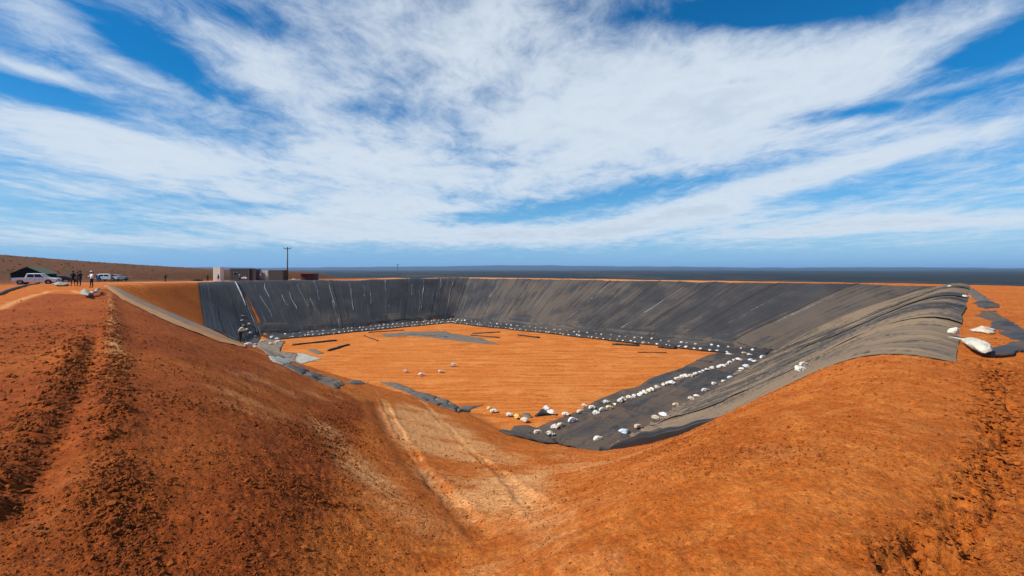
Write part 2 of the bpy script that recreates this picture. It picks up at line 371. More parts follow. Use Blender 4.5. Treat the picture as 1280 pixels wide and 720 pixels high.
ORANGE, DAMP, PALE = (.450, .116, .0160), (.225, .0450, .0062), (.68, .32, .115)
def soil_material():
    m, n = new_mat("red_soil")
    pos = n.n('ShaderNodeNewGeometry').outputs['Position']
    att = lambda k: n.n('ShaderNodeAttribute', attribute_name=k).outputs['Fac']
    damp, pale, veg, scrub, rough = map(att, ('damp', 'pale', 'veg', 'scrub', 'rough'))
    nl = n.noise(pos, .35, 5, .6); nm = n.noise(pos, 2.6, 6, .65); nf = n.noise(pos, 22, 5, .7); ns = n.noise(pos, 90, 3, .6)
    # patchy mixing so the borders between soils are ragged
    rag = n.m('MULTIPLY', n.m('SUBTRACT', nm, .5), .8)
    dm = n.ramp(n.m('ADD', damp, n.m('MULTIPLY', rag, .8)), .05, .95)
    pm = n.ramp(n.m('ADD', pale, n.m('MULTIPLY', n.m('SUBTRACT', n.noise(n.mapping(pos, (1, .5, 1)), 6, 6, .7), .5), .9)), .12, .95)
    c = n.mix(n.ramp(nl, .3, .7), ORANGE, (.35, .078, .0085))
    c = n.mix(n.m('MULTIPLY', n.ramp(nm, .42, .62), .75), c, (.53, .165, .030))
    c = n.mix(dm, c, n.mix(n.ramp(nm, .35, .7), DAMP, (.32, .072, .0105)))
    c = n.mix(n.m('MULTIPLY', pm, .95), c, PALE)
    # grader streaks on the pit floor
    pw = n.n('ShaderNodeVectorMath', operation='MULTIPLY_ADD', ins={0: n.n('ShaderNodeTexNoise', ins={'Vector': pos, 'Scale': .12, 'Detail': 3.0}).outputs['Color'], 1: (3.2, 3.2, 0), 2: pos}).outputs[0]
    st = n.noise(n.mapping(pw, (.10, 1.9, 1), (0, 0, R(-37))), 1.0, 7, .68)
    zz = n.n('ShaderNodeSeparateXYZ', ins={0: pos}).outputs[2]
    onf = n.ramp(zz, -7.55, -7.8)
    c = n.mix(n.m('MULTIPLY', onf, n.ramp(st, .42, .62)), c, (.56, .185, .038))
    c = n.mix(n.m('MULTIPLY', onf, n.ramp(st, .48, .34, 0, .45)), c, (.33, .085, .014))
    c = n.mix(n.m('MULTIPLY', onf, n.ramp(n.noise(pos, .45, 6, .7), .50, .66, 0, .65)), c, (.60, .22, .055))
    c = n.mix(n.m('MULTIPLY', onf, n.ramp(n.noise(n.mapping(pos, (.25, .8, 1), (0, 0, R(20)), (9, 4, 0)), 1, 6, .7), .56, .70, 0, .5)), c, (.30, .075, .013))
    # dust, grit and small stones
    v = n.m('MULTIPLY', n.m('MULTIPLY_ADD', nf, 1.5, .28), n.m('MULTIPLY_ADD', n.noise(pos, 5.5, 6, .72), 1.0, .5))
    c = n.mix(1.0, c, n.n('ShaderNodeCombineXYZ', ins={0: v, 1: v, 2: v}).outputs[0], 'MULTIPLY')
    c = n.mix(n.ramp(ns, .66, .80, 0, .35), c, (.50, .21, .085))
    c = n.mix(n.m('MULTIPLY', n.ramp(n.noise(pos, 7, 5, .75), .60, .72, 0, .55), n.m('ADD', .3, rough, clamp=True)), c, (.13, .030, .008))
    # dry bush on the plain and the slope above the site
    vb = n.noise(pos, .06, 6, .7); vs = n.noise(n.mapping(pos, (.004, .0012, 1)), 1, 5, .6)
    vc = n.mix(n.ramp(vb, .35, .65), (.010, .017, .024), (.026, .032, .034))  # bush colour with the blue of distant haze mixed in
    vc = n.mix(n.ramp(vs, .50, .66, 0, .8), vc, (.066, .052, .034))
    c = n.mix(veg, c, vc)
    sb = n.noise(pos, .5, 6, .75)
    sc_ = n.mix(n.ramp(sb, .40, .60), (.165, .050, .016), (.060, .040, .016))
    sc_ = n.mix(n.ramp(n.noise(pos, .09, 4, .6), .5, .7, 0, .7), sc_, (.115, .040, .018))
    c = n.mix(scrub, c, sc_)
    # fine relief; mud cracks where the ramp has dried
    vo = n.n('ShaderNodeTexVoronoi', feature='DISTANCE_TO_EDGE', ins={'Vector': n.n('ShaderNodeVectorMath', operation='MULTIPLY_ADD', ins={0: n.n('ShaderNodeTexNoise', ins={'Vector': pos, 'Scale': 3.0, 'Detail': 3.0}).outputs['Color'], 1: (.5, .5, .3), 2: pos}).outputs[0], 'Scale': 3.4, 'Randomness': 1.0}).outputs['Distance']
    crack = n.m('MULTIPLY', n.ramp(vo, .045, .0), n.ramp(pale, .25, .6))
    c = n.mix(n.m('MULTIPLY', crack, .38), c, (.17, .042, .010))
    h = n.m('ADD', n.m('MULTIPLY', nf, .55), n.m('MULTIPLY', n.noise(pos, 8, 6, .7), n.m('MULTIPLY_ADD', rough, 1.2, .75)))
    h = n.m('SUBTRACT', n.m('ADD', h, n.m('MULTIPLY', ns, .18)), n.m('MULTIPLY', crack, .4))
    finish(n, c, .95, h, 1.0, .05, spec=.1)
    return m
SOIL = soil_material()

def clod_material():
    m, n = new_mat("clod")
    pos = n.n('ShaderNodeNewGeometry').outputs['Position']
    a = n.n('ShaderNodeAttribute', attribute_name='tone').outputs['Fac']
    c = n.mix(a, (.165, .037, .0050), (.38, .100, .012))
    c = n.mix(n.ramp(n.noise(pos, 9, 4), .45, .7, 0, .6), c, (.27, .075, .016))
    finish(n, c, .95, n.noise(pos, 60, 5, .7), .7, .015, spec=.15)
    return m
CLOD = clod_material()

def liner_material(name, base, dust, dustcol, scale=1.0, rough=.5):
    m, n = new_mat(name)
    uv = n.n('ShaderNodeUVMap').outputs[0]
    pos = n.n('ShaderNodeNewGeometry').outputs['Position']
    oi = n.n('ShaderNodeObjectInfo').outputs['Random']
    sh = n.n('ShaderNodeVectorMath', operation='ADD', ins={0: uv, 1: n.n('ShaderNodeCombineXYZ', ins={0: n.m('MULTIPLY', oi, 37.0), 1: n.m('MULTIPLY', oi, 11.0), 2: 0.0}).outputs[0]}).outputs[0]
    st1 = n.noise(n.mapping(sh, (.9*scale, .07, 1)), 1, 6, .62)
    st2 = n.noise(n.mapping(sh, (4.5*scale, .06, 1)), 1, 5, .65)
    bl = n.noise(pos, .22, 5, .6); fi = n.noise(pos, 5, 5, .7)
    d = n.m('ADD', n.m('ADD', n.m('MULTIPLY', st1, .75), n.m('MULTIPLY', st2, .5)), n.m('MULTIPLY', bl, .55))
    d = n.m('ADD', d, n.m('MULTIPLY', n.m('SUBTRACT', fi, .5), .55))
    d = n.m('ADD', d, n.m('MULTIPLY', n.m('SUBTRACT', oi, .5), .22))
    f = n.ramp(d, 1.02-dust*.42, 1.22-dust*.42)
    c = n.mix(n.ramp(bl, .3, .7), base, tuple(b*1.35 for b in base))
    c = n.mix(n.m('MULTIPLY', f, min(.35+dust*.6, .92)), c, dustcol)
    c = n.mix(n.ramp(st2, .60, .72, 0, .30), c, (.24, .22, .20))
    c = n.mix(n.ramp(st2, .42, .30, 0, .55), c, (.014, .014, .015))  # shade in the fold grooves, put into the colour as dark streaks
    hb = n.m('ADD', n.m('MULTIPLY', st2, .8), n.m('MULTIPLY', n.noise(pos, 2.2, 5, .65), .5))
    finish(n, c, n.m('MULTIPLY_ADD', f, .3, rough), hb, .45, .06, spec=.22)
    return m
LINER = liner_material("liner_far", (.036, .034, .033), .47, (.120, .086, .060), 2.4, .45)
LINER_CLEAN = liner_material("liner_clean", (.034, .032, .031), .22, (.090, .072, .056), 2.0, .42)
LINER_DUSTY = liner_material("liner_dusty", (.038, .035, .032), .58, (.25, .172, .102), 1.6, .55)
LINER_APRON = liner_material("liner_apron", (.038, .036, .034), .46, (.135, .088, .056), 1.2, .55)
LINER_BLACK = liner_material("liner_black", (.016, .017, .019), .05, (.06, .045, .035), 1.0, .36)

def fabric(name, col, col2, rough=.85, sc=6.0, bs=.4):
    m, n = new_mat(name)
    tcx = n.n('ShaderNodeTexCoord').outputs['Object']
    a = n.noise(tcx, sc, 5, .6); b = n.noise(tcx, sc*6, 4, .6)
    oi = n.n('ShaderNodeObjectInfo').outputs['Random']
    c = n.mix(n.ramp(n.m('ADD', a, n.m('MULTIPLY', n.m('SUBTRACT', oi, .5), .35)), .35, .75), col, col2)
    finish(n, c, rough, n.m('ADD', a, n.m('MULTIPLY', b, .4)), bs, .03, spec=.25)
    return m
def paint(name, col, rough=.35, metallic=0.0, dirt=.25, dirtcol=(.24, .10, .04)):
    m, n = new_mat(name)
    tcx = n.n('ShaderNodeTexCoord').outputs['Object']
    z = n.n('ShaderNodeSeparateXYZ', ins={0: tcx}).outputs[2]
    a = n.noise(tcx, 3.5, 5, .65)
    f = n.m('MULTIPLY', n.ramp(a, .45, .75), dirt)
    finish(n, n.mix(f, col, dirtcol), n.m('MULTIPLY_ADD', f, .5, rough), a, .05, .01, metallic)
    return m
SACK = fabric("white_sack", (.66, .64, .60), (.50, .43, .35))
SACK_B = fabric("soiled_sack", (.70, .67, .60), (.42, .31, .20))
SACK_WARM = fabric("dusty_sack", (.66, .58, .46), (.50, .36, .22))
SACK_BLUE = fabric("blue_sack", (.45, .55, .68), (.62, .64, .66))
SACK_YELLOW = fabric("yellow_sack", (.62, .50, .14), (.66, .60, .42))
SACK_PALE = fabric("pale_sack", (.60, .57, .47), (.46, .42, .32), .8, 2.5)
TWINE = fabric("twine", (.30, .22, .12), (.2, .15, .1))
GEO_PALE = fabric("pale_geotextile", (.34, .33, .27), (.26, .23, .17), .9, 1.2)
GEO_GREY = fabric("grey_geotextile", (.095, .090, .082), (.17, .13, .09), .9, 1.6)
GEO_BROWN = fabric("brown_geotextile", (.24, .165, .105), (.33, .18, .085), .9, 1.5)
GEO_TAN = fabric("tan_geotextile", (.50, .25, .095), (.45, .18, .050), .9, 1.5)
SEAM_GLINT = fabric("seam_glint", (.32, .33, .34), (.11, .10, .10), .6, 1.4)  # light caught by seams and folds, painted as a pale colour
DARKROLL = fabric("dark_roll", (.020, .020, .020), (.055, .045, .038), .6, 2.0)

# ------------------------------------------------------------------ mesh helpers
class MB:
    def __init__(s): s.v = []; s.f = []; s.m = []; s.k = 0
    def add(s, vs, fs, mi=None):
        b = len(s.v); s.v += [tuple(p) for p in vs]; s.f += [tuple(b+i for i in f) for f in fs]
        s.m += [s.k if mi is None else mi]*len(fs)
    def box(s, c, size, rot=None, taper=1.0):
        hx, hy, hz = size[0]/2, size[1]/2, size[2]/2
        P = [Vector((sx*hx*(taper if sz > 0 else 1), sy*hy*(taper if sz > 0 else 1), sz*hz)) for sz in (-1, 1) for sx, sy in ((-1,-1),(1,-1),(1,1),(-1,1))]
        if rot: P = [rot @ p for p in P]
        s.add([p+Vector(c) for p in P], [(3,2,1,0),(4,5,6,7),(0,1,5,4),(1,2,6,5),(2,3,7,6),(3,0,4,7)])
    def rings(s, rings, cap=True, closed=True):
        n = len(rings[0]); vs = [p for r in rings for p in r]; fs = []
        for i in range(len(rings)-1):
            for j in range(n if closed else n-1):
                k = (j+1) % n; fs.append((i*n+j, i*n+k, (i+1)*n+k, (i+1)*n+j))
        if cap and closed:
            fs.append(tuple(reversed(range(n)))); fs.append(tuple((len(rings)-1)*n+j for j in range(n)))
        s.add(vs, fs)
    def tube(s, pts, rad, n=8, squash=1.0):
        pts = [Vector(p) for p in pts]; rr = rad if isinstance(rad, (list, tuple)) else [rad]*len(pts)
        rings = []
        for i, p in enumerate(pts):
            d = (pts[min(i+1, len(pts)-1)]-pts[max(i-1, 0)]).normalized()
            up = Vector((0, 0, 1)) if abs(d.z) < .9 else Vector((1, 0, 0))
            a = d.cross(up).normalized(); b = a.cross(d)
            rings.append([p+(a*math.cos(t)+b*math.sin(t)*squash)*rr[i] for t in [2*math.pi*k/n for k in range(n)]])
        s.rings([list(reversed(r)) for r in rings])
    def prism(s, prof, y0, y1, inset=None):
        """side outline (x, z) carried across y"""
        n = len(prof); vs = [(x, y0, z) for x, z in prof]+[(x, y1, z) for x, z in prof]
        fs = [(i, (i+1) % n, n+(i+1) % n, n+i) for i in range(n)]
        s.add(vs, fs+[tuple(reversed(range(n))), tuple(range(n, 2*n))])
    def mesh(s, name, mats, smooth=False):
        me = bpy.data.meshes.new(name); me.from_pydata(s.v, [], s.f)
        for m in (mats if isinstance(mats, (list, tuple)) else [mats]): me.materials.append(m)
        if s.m and max(s.m) > 0: me.polygons.foreach_set('material_index', s.m)
        bm = bmesh.new(); bm.from_mesh(me); bmesh.ops.recalc_face_normals(bm, faces=bm.faces); bm.to_mesh(me); bm.free()
        if smooth: me.shade_smooth()
        return me
    def obj(s, name, mats, parent=None, smooth=False, bevel=0):
        o = link(name, s.mesh(name, mats, smooth), parent)
        if bevel:
            b = o.modifiers.new("bevel", 'BEVEL'); b.width = bevel; b.segments = 2; b.limit_method = 'ANGLE'
        return o
def link(name, data, parent=None, loc=(0, 0, 0)):
    o = bpy.data.objects.new(name, data); COL.objects.link(o)
    if parent: o.parent = parent
    o.location = loc
    return o
def tag(o, label, cat, group=None):
    o['label'] = label; o['category'] = cat
    if group: o['group'] = group
    return o
def thing(name, label, cat, loc=(0, 0, 0), rz=0.0, group=None):
    o = link(name, None, None, loc); o.rotation_euler = (0, 0, rz); o.empty_display_size = .2
    return tag(o, label, cat, group)
def copy_tree(o, parent=None):
    c = o.copy(); COL.objects.link(c); c.parent = parent
    for ch in o.children: copy_tree(ch, c)
    return c
def lerp(a, b, t): return tuple(a[i]+(b[i]-a[i])*t for i in range(len(a)))

# ------------------------------------------------------------------ ground
ground = make_terrain(); ground.data.materials.append(SOIL)

def scatter_clods(name, label, n, fine, seed):
    """loose clods and small stones of the same earth"""
    g = np.random.default_rng(seed)
    if fine:
        base = np.array([(1,0,0),(0,1,0),(-1,0,0),(0,-1,0),(0,0,1),(0,0,-1)], float)
        fcs = np.array([(0,1,4),(1,2,4),(2,3,4),(3,0,4),(1,0,5),(2,1,5),(3,2,5),(0,3,5)])
    else:
        t = (1+5**.5)/2
        base = np.array([(-1,t,0),(1,t,0),(-1,-t,0),(1,-t,0),(0,-1,t),(0,1,t),(0,-1,-t),(0,1,-t),(t,0,-1),(t,0,1),(-t,0,-1),(-t,0,1)])/math.hypot(1, t)
        fcs = np.array([(0,11,5),(0,5,1),(0,1,7),(0,7,10),(0,10,11),(1,5,9),(5,11,4),(11,10,2),(10,7,6),(7,1,8),(3,9,4),(3,4,2),(3,2,6),(3,6,8),(3,8,9),(4,9,5),(2,4,11),(6,2,10),(8,6,7),(9,8,1)])
    nb = len(base); M = n*5
    az = g.uniform(R(-56), R(56), M); r = np.exp(g.uniform(math.log(2.0), math.log(42), M))
    x, y = r*np.sin(az), r*np.cos(az)
    rg = rough_mask(x, y); damp, pale = soil_masks(x, y)
    cl = np.clip(fbm(x, y, 1.1, 3, 121)+.3, 0, 1)
    p = ((.22*(1-.6*damp) if fine else .03)+(.7 if fine else .55)*rg**1.3)*(.25+1.1*cl)*np.where(inside(x, y, FLOOR), .2, 1)*(1-.6*pale)
    k = (g.uniform(0, 1, M) < p) & ~inside(x, y, LINED)
    x, y, r, rg, damp = [a_[k][:n] for a_ in (x, y, r, rg, damp)]
    n = len(x)
    size = np.exp(g.normal(math.log(.0068 if fine else .0056), .45 if fine else .55, n))*(.75+.7*rg)*np.clip(r/4, .8, 3.2)
    size = np.minimum(size, .016*np.clip(r/4, 1, 3) if fine else .04)
    z = pathify(x, y, height(x, y), damp, 0*x, rg)
    sx = size*g.uniform(.75, 1.4, n); sy = size*g.uniform(.75, 1.3, n); sz = size*g.uniform(.5, .95, n)
    a = g.uniform(0, 6.28, n)
    V = base[None]*(1+g.uniform(-.38, .38, (n, nb, 1)))
    vx = V[..., 0]*sx[:, None]; vy = V[..., 1]*sy[:, None]
    X = vx*np.cos(a)[:, None]-vy*np.sin(a)[:, None]+x[:, None]; Y = vx*np.sin(a)[:, None]+vy*np.cos(a)[:, None]+y[:, None]
    Z = V[..., 2]*sz[:, None]+(z+sz*.25)[:, None]
    co = np.stack([X, Y, Z], -1).reshape(-1, 3); fc = (fcs[None]+nb*np.arange(n)[:, None, None]).reshape(-1, 3)
    me = bpy.data.meshes.new(name)
    me.vertices.add(len(co)); me.vertices.foreach_set('co', co.astype(np.float32).ravel())
    me.loops.add(len(fc)*3); me.loops.foreach_set('vertex_index', fc.astype(np.int32).ravel())
    me.polygons.add(len(fc)); me.polygons.foreach_set('loop_start', (np.arange(len(fc))*3).astype(np.int32))
    me.update(calc_edges=True)
    tone = np.clip((.72 if fine else .9)-damp*.8+g.uniform(-.55, .4, n), 0, 1)
    at_ = me.attributes.new('tone', 'FLOAT', 'POINT'); at_.data.foreach_set('value', np.repeat(tone, nb).astype(np.float32))
    me.materials.append(CLOD); me.shade_flat()
    o = link(name, me); o['kind'] = 'stuff'; o['label'] = label
LINED = [A, (8.4,11.6), (11.9,11.0), (60,58), B2, B]
scatter_clods('soil_clods', 'loose clods of red earth', 34000, False, 3)
scatter_clods('soil_grit', 'fine grit of red earth', 85000, True, 4)

# ------------------------------------------------------------------ the liner on the pit walls
def mesh_grid(name, X, Y, Z, mat, uv=None, parent=None, smooth=True):
    ni, nj = X.shape
    me = bpy.data.meshes.new(name)
    co = np.stack([X, Y, Z], -1).reshape(-1, 3)
    i, j = np.meshgrid(np.arange(ni-1), np.arange(nj-1), indexing='ij')
    q = np.stack([i*nj+j, (i+1)*nj+j, (i+1)*nj+j+1, i*nj+j+1], -1).reshape(-1, 4)
    p0, p1, p3 = co[q[0, 0]], co[q[0, 1]], co[q[0, 3]]
    if np.cross(p1-p0, p3-p0)[2] < 0: q = q[:, ::-1]
    me.vertices.add(len(co)); me.vertices.foreach_set('co', co.astype(np.float32).ravel())
    me.loops.add(q.size); me.loops.foreach_set('vertex_index', q.astype(np.int32).ravel())
    me.polygons.add(len(q)); me.polygons.foreach_set('loop_start', (np.arange(len(q))*4).astype(np.int32))
    me.update(calc_edges=True)
    if uv is not None:
        l = me.uv_layers.new(name="UVMap"); U = np.stack(uv, -1).reshape(-1, 2)[q.ravel()]
        l.data.foreach_set('uv', U.astype(np.float32).ravel())
    me.materials.append(mat)
    if smooth: me.shade_smooth()
    return link(name, me, parent)

def wrinkle(sm, tm, seed, amp, wl):
    """folds that run down the slope"""
    ss = sm+.35*vnoise(sm/2.5, tm/5, seed+3)
    a = 1-np.abs(vnoise(ss/wl, tm/14, seed)); b = 1-np.abs(vnoise(ss/(wl*.43)+5, tm/8, seed+1)); c = vnoise(ss/(wl*2.6), tm/9, seed+2)
    f = 1-np.abs(vnoise(ss/(wl*.22)+9, tm/6, seed+5)); g = 1-np.abs(vnoise(ss/(wl*.12)+2, tm/4.5, seed+6))
    return amp*(.75*a**5 + .45*b**4*(.5+.5*c) + .35*c + .34*f**3 + .16*g**2)

class Wall:
    def __init__(s, P0, P1, Q0, Q1):
        s.P0, s.P1, s.Q0, s.Q1 = map(np.array, (P0, P1, Q0, Q1))
        s.L = .5*(np.linalg.norm(s.P1-s.P0)+np.linalg.norm(s.Q1-s.Q0)); s.H = .5*(np.linalg.norm(s.Q0-s.P0)+np.linalg.norm(s.Q1-s.P1))
    def xy(s, S, T):
        tx = s.P0[0]+(s.P1[0]-s.P0[0])*S; ty = s.P0[1]+(s.P1[1]-s.P0[1])*S
        rx = s.Q0[0]+(s.Q1[0]-s.Q0[0])*S; ry = s.Q0[1]+(s.Q1[1]-s.Q0[1])*S
        return tx+(rx-tx)*T, ty+(ry-ty)*T

def line_wall(name, label, wall, n, mat, amp, wl, ds, hem, seed, top=1.07, dt=.5, jag=.02, lip=.06, loose=False):
    root = thing(name, label, "pit liner")
    cx, cy = wall.xy(.5, .5)
    k = max(2, int(wall.L/n/ds)); kt = int(wall.H/dt)
    for i in range(n):
        s0, s1 = i/n, (i+1)/n + (.25/wall.L if i < n-1 else 0)
        S = np.linspace(s0, s1, k+1)
        t0 = np.array([hem(s) for s in S]); t1 = top + jag*vnoise(S*wall.L/2.2, 0*S, seed+40)
        F = np.linspace(0, 1, kt+1)
        SS = np.repeat(S[:, None], kt+1, 1); TT = t0[:, None]+(t1-t0)[:, None]*F[None]
        X, Y = wall.xy(SS, TT)
        Z = height(X, Y)+lip+.03*(i % 2)+wrinkle(SS*wall.L, TT*wall.H, seed, amp, wl)*(1-.9*sstep(.965, 1, F))[None]
        e = np.minimum(SS-s0, s1-SS)*wall.L
        Z = Z+.055*np.exp(-(e/.13)**2)                       # welded double edge
        Z = Z-(lip-.02)*sstep(.96, 1, F)[None]
        if loose and i == n-1: q_ = sstep(.35, 0, (s1-SS)*wall.L); Z = Z*(1-q_)+(height(X, Y)+.03)*q_
        mesh_grid("panel", X, Y, np.maximum(Z, height(X, Y)+.02), mat, (SS*wall.L, TT*wall.H), root)
    return root
def hem_fold(root, wall, hem, seed, r0=.09, s0=0., s1=1.):
    S = np.linspace(s0, s1, int(wall.L/.5)); T = np.array([hem(s) for s in S])
    X, Y = wall.xy(S, T); Z = height(X, Y)+.10+.05*vnoise(S*30, 0*S, seed)
    m = MB(); m.tube(list(zip(X, Y, Z)), [r0*(1+.5*vnoise(s*40, 0., seed+1)) for s in S], 7)
    m.obj("hem_fold", LINER_BLACK, root, True)
def add_seam_glint(root, wall, s0, t0, t1, seed, w=.06, drift=.01):
    """fold ridge down the slope, its glint put into a pale colour"""
    T = np.linspace(t1, t0, 26); S = s0+drift*(T-t0)+.25/wall.L*vnoise(T*5, 0*T, seed)
    X, Y = wall.xy(S, T); Z = height(X, Y)+.13
    wv_ = [max(.012, w*(.55+.8*vnoise(t*7, 3., seed+2))) for t in T]; wv_[0] = wv_[-1] = .01
    m = MB(); m.tube(list(zip(X, Y, Z)), wv_, 6, 1.0)
    m.obj("seam_ridge", SEAM_GLINT, root, True)

W_BC = Wall(C, B, C2, B2); _t = .018; W_CD = Wall(lerp(D1, C, _t), C, E1, C2); W_D = Wall(at(288,425), D1, (-48,68.5), E1); W_AB = Wall(B, A, B2, (8.6,11.4))
hem_bc = lambda s: .042+.02*math.sin(s*17)+.012*math.sin(s*43+1)
hem_cd = lambda s: .035+.035*math.exp(-((s-.62)/.16)**2)+.008*math.sin(s*40)
liner_bc = line_wall("far_wall_liner", "grey brown plastic liner on the long far wall facing the viewer", W_BC, 9, LINER, .17, 1.3, .12, hem_bc, 100, top=1.025)
hem_fold(liner_bc, W_BC, hem_bc, 5)
for s, a_, b_ in ((.111, .06, 1.0), (.222, .06, 1.0), (.333, .06, 1.0), (.444, .06, 1.0), (.62, .1, .9), (.30, .08, .98), (.335, .1, 1.0), (.13, .2, .95), (.9, .3, .8)): add_seam_glint(liner_bc, W_BC, s, a_, b_, int(s*99), .05)
for i_ in range(12): add_seam_glint(liner_bc, W_BC, .03+.079*i_+random.uniform(-.02, .02), random.uniform(.06, .4), random.uniform(.6, 1.0), 300+i_, random.uniform(.018, .032))  # thin extra ridges, pale to stand in for the plastic's sheen
liner_cd = line_wall("dark_wall_liner", "black plastic liner with white crease lines below the power pole", W_CD, 6, LINER_CLEAN, .11, 1.6, .12, hem_cd, 200)
hem_fold(liner_cd, W_CD, hem_cd, 6)
for s, a_, b_, w in ((.09,.62,1.,.05),(.27,.55,1.,.05),(.33,.05,.55,.09),(.47,.6,.9,.04),(.58,.35,1.,.08),(.70,.6,.85,.06),(.77,.28,.98,.08),(.86,.5,1.,.05),(.93,.2,.9,.04),(.17,.3,.75,.04),(.235,.35,.6,.03)):
    add_seam_glint(liner_cd, W_CD, s, a_, b_, int(s*131)+7, w, -.015)
for i_ in range(10): add_seam_glint(liner_cd, W_CD, .05+.09*i_+random.uniform(-.02, .02), random.uniform(.1, .6), random.uniform(.65, .98), 330+i_, random.uniform(.018, .035), -.015)
liner_d = line_wall("corner_facet_liner", "blackest liner panels at the bare orange end beside the dark wall", W_D, 3, LINER_CLEAN, .06, 1.4, .2, lambda s: .02, 300)
for s, a_, b_, w in ((.93,.5,1.,.09),(.955,.1,.55,.07),(.86,.02,.3,.06)): add_seam_glint(liner_d, W_D, s, a_, b_, int(s*177), w, .05)

# right wall: dusty, strongly folded, ending in a loose lifted edge
top_ab = 1.16
liner_ab = line_wall("dusty_wall_liner", "tan dusty folded liner on the near right wall rolling over the rim", W_AB, 7, LINER_DUSTY, .15, .95, .05, lambda s: -.01+.01*math.sin(s*30), 400, top=top_ab, dt=.4, jag=.005, loose=True)
def loose_edge():
    # a bulging fold of clean black liner along the near end, standing off the soil
    T = np.linspace(-.02, .74, 70)
    lift = .10+.42*np.exp(-((T-.30)/.24)**2)+.12*np.exp(-((T-.62)/.1)**2)+.05*vnoise(T*14, 0*T, 9)
    lift = np.maximum(lift, .05)*(1-sstep(.50, .73, T)*.9)
    X0, Y0 = W_AB.xy(1.0+0*T, T)
    d = np.array([-.62, -.78])
    rows = []
    for off, up in ((-.55, .22), (-.30, .75), (-.05, 1.0), (.12, .92), (.22, .55), (.24, .10), (.18, -.15)):
        w = .10+1.1*lift
        x, y = X0+d[0]*off*w*1.3, Y0+d[1]*off*w*1.3
        rows.append((x, y, height(x, y)+lift*up+.06*(up > .15)))
    X, Y, Z = (np.array([r[k] for r in rows]) for k in range(3))
    U = np.repeat(np.arange(7)[:, None]*.2, len(T), 1); V = np.repeat(T[None]*15, 7, 0)
    mesh_grid("folded_edge", X, Y, Z, LINER_BLACK, (U, V), liner_ab)
loose_edge()

def apron(root, P0, P1, width, ext0, ext1, n, mat, seed, amp=.06, name="apron_panel", ds=.2):
    P0, P1 = np.array(P0), np.array(P1); d = (P1-P0)/np.linalg.norm(P1-P0); L = np.linalg.norm(P1-P0)+ext0+ext1
    nn = np.array((-d[1], d[0]));  c = np.mean(np.array(FLOOR), 0)
    if np.dot(c-P0, nn) < 0: nn = -nn
    s_ = P0-d*ext0
    for i in range(n):
        a0, a1 = L*i/n, L*(i+1)/n+(.3 if i < n-1 else 0)
        S = np.linspace(a0, a1, max(3, int((a1-a0)/ds))); k = max(8, int((width+2.6)/ds))
        Wd = np.linspace(-2.6, 1, k)
        SS = np.repeat(S[:, None], k, 1); WW = np.where(Wd > 0, Wd*width, Wd)[None]*np.ones_like(SS)
        edge = 1+.05*vnoise(SS/3, 0*SS, seed+9); WW = np.where(WW > 0, WW*edge, WW)
        X = s_[0]+d[0]*SS+nn[0]*WW; Y = s_[1]+d[1]*SS+nn[1]*WW
        q = SS*.8+WW*.9+.5*vnoise(SS/1.6, WW/1.6, seed+5)
        wz = amp*((1-np.abs(vnoise(q/1.1, (SS-WW)/5, seed)))**4+.5*(1-np.abs(vnoise(q/.7, (SS-WW)/3.5, seed+1)))**5)
        eb = sstep(0, .35, np.minimum(WW+2.6, width*edge-WW))
        Z = height(X, Y)+.035+.03*(y_far := float(np.hypot(*P0) > 60))+.05*y_far+.015*(i % 2)+wz*(.3+.7*eb)
        mesh_grid(name, X, Y, Z, mat, (WW, SS), root)
apron(liner_bc, C, B, 5.0, 1.0, -.5, 8, LINER, 500, .05)
apron(liner_cd, D1, C, 5.0, 0, 1.0, 5, LINER, 520, .05)
apron(liner_ab, A, B, 5.2, .6, .8, 5, LINER_APRON, 540, .13, ds=.07)

# ------------------------------------------------------------------ sacks
def sack_mesh(seed, sx, sy, sz, mat, neck=True, nu=20, nv=11):
    """a slumped, creased sack; the noise makes folds rather than a smooth egg"""
    r = random.Random(seed); o1, o2, o3 = (r.uniform(0, 50) for _ in range(3))
    bend = r.uniform(-.35, .35); v, f = [], []
    for i in range(nv+1):
        t = math.pi*i/nv
        for j in range(nu):
            p = 2*math.pi*j/nu
            d = (math.cos(t), math.sin(t)*math.cos(p), math.sin(t)*math.sin(p))       # long axis along x
            X, Y, Z = (math.copysign(abs(q)**e, q) for q, e in zip(d, (.8, .6, .7)))
            n1 = float(vnoise(d[0]*1.7+o1, d[1]*1.7+d[2]*2.3+o2, seed)); n2 = float(vnoise(d[0]*4+o2, d[1]*4-d[2]*3.1+o3, seed+1)); n3 = 1-abs(float(vnoise(d[0]*2.6+o3+d[2], d[1]*6+d[2]*5, seed+2)))
            k = 1+.26*n1+.13*n2-.20*n3**3
            x, y, z = X*sx*(1+.10*n1), Y*sy*k, Z*sz*k*(1-.40*abs(X)**2)
            y += bend*x*x/sx
            v.append((x, y, max(z+sz*.62, .0)))
    for i in range(nv):
        for j in range(nu):
            k = (j+1) % nu; f.append((i*nu+j, (i+1)*nu+j, (i+1)*nu+k, i*nu+k))
    m = MB(); m.add(v, f)
    if neck:
        m.tube([(sx*.80, bend*sx*.6, sz*.62), (sx*1.05, bend*sx, sz*.6), (sx*1.22, bend*sx+.03, sz*.75), (sx*1.36, bend*sx-.02, sz*.55)], [sy*.42, sy*.14, sy*.26, sy*.34], 7, .8)
    return m.mesh("sandbag", mat, False)
SACKS = [sack_mesh(i, .25+.045*(i % 3), .16+.02*(i % 2), .13+.02*(i % 4), [SACK, SACK_B, SACK, SACK_WARM, SACK_B, SACK_BLUE, SACK_YELLOW, SACK][i], i % 2 == 0) for i in range(8)]
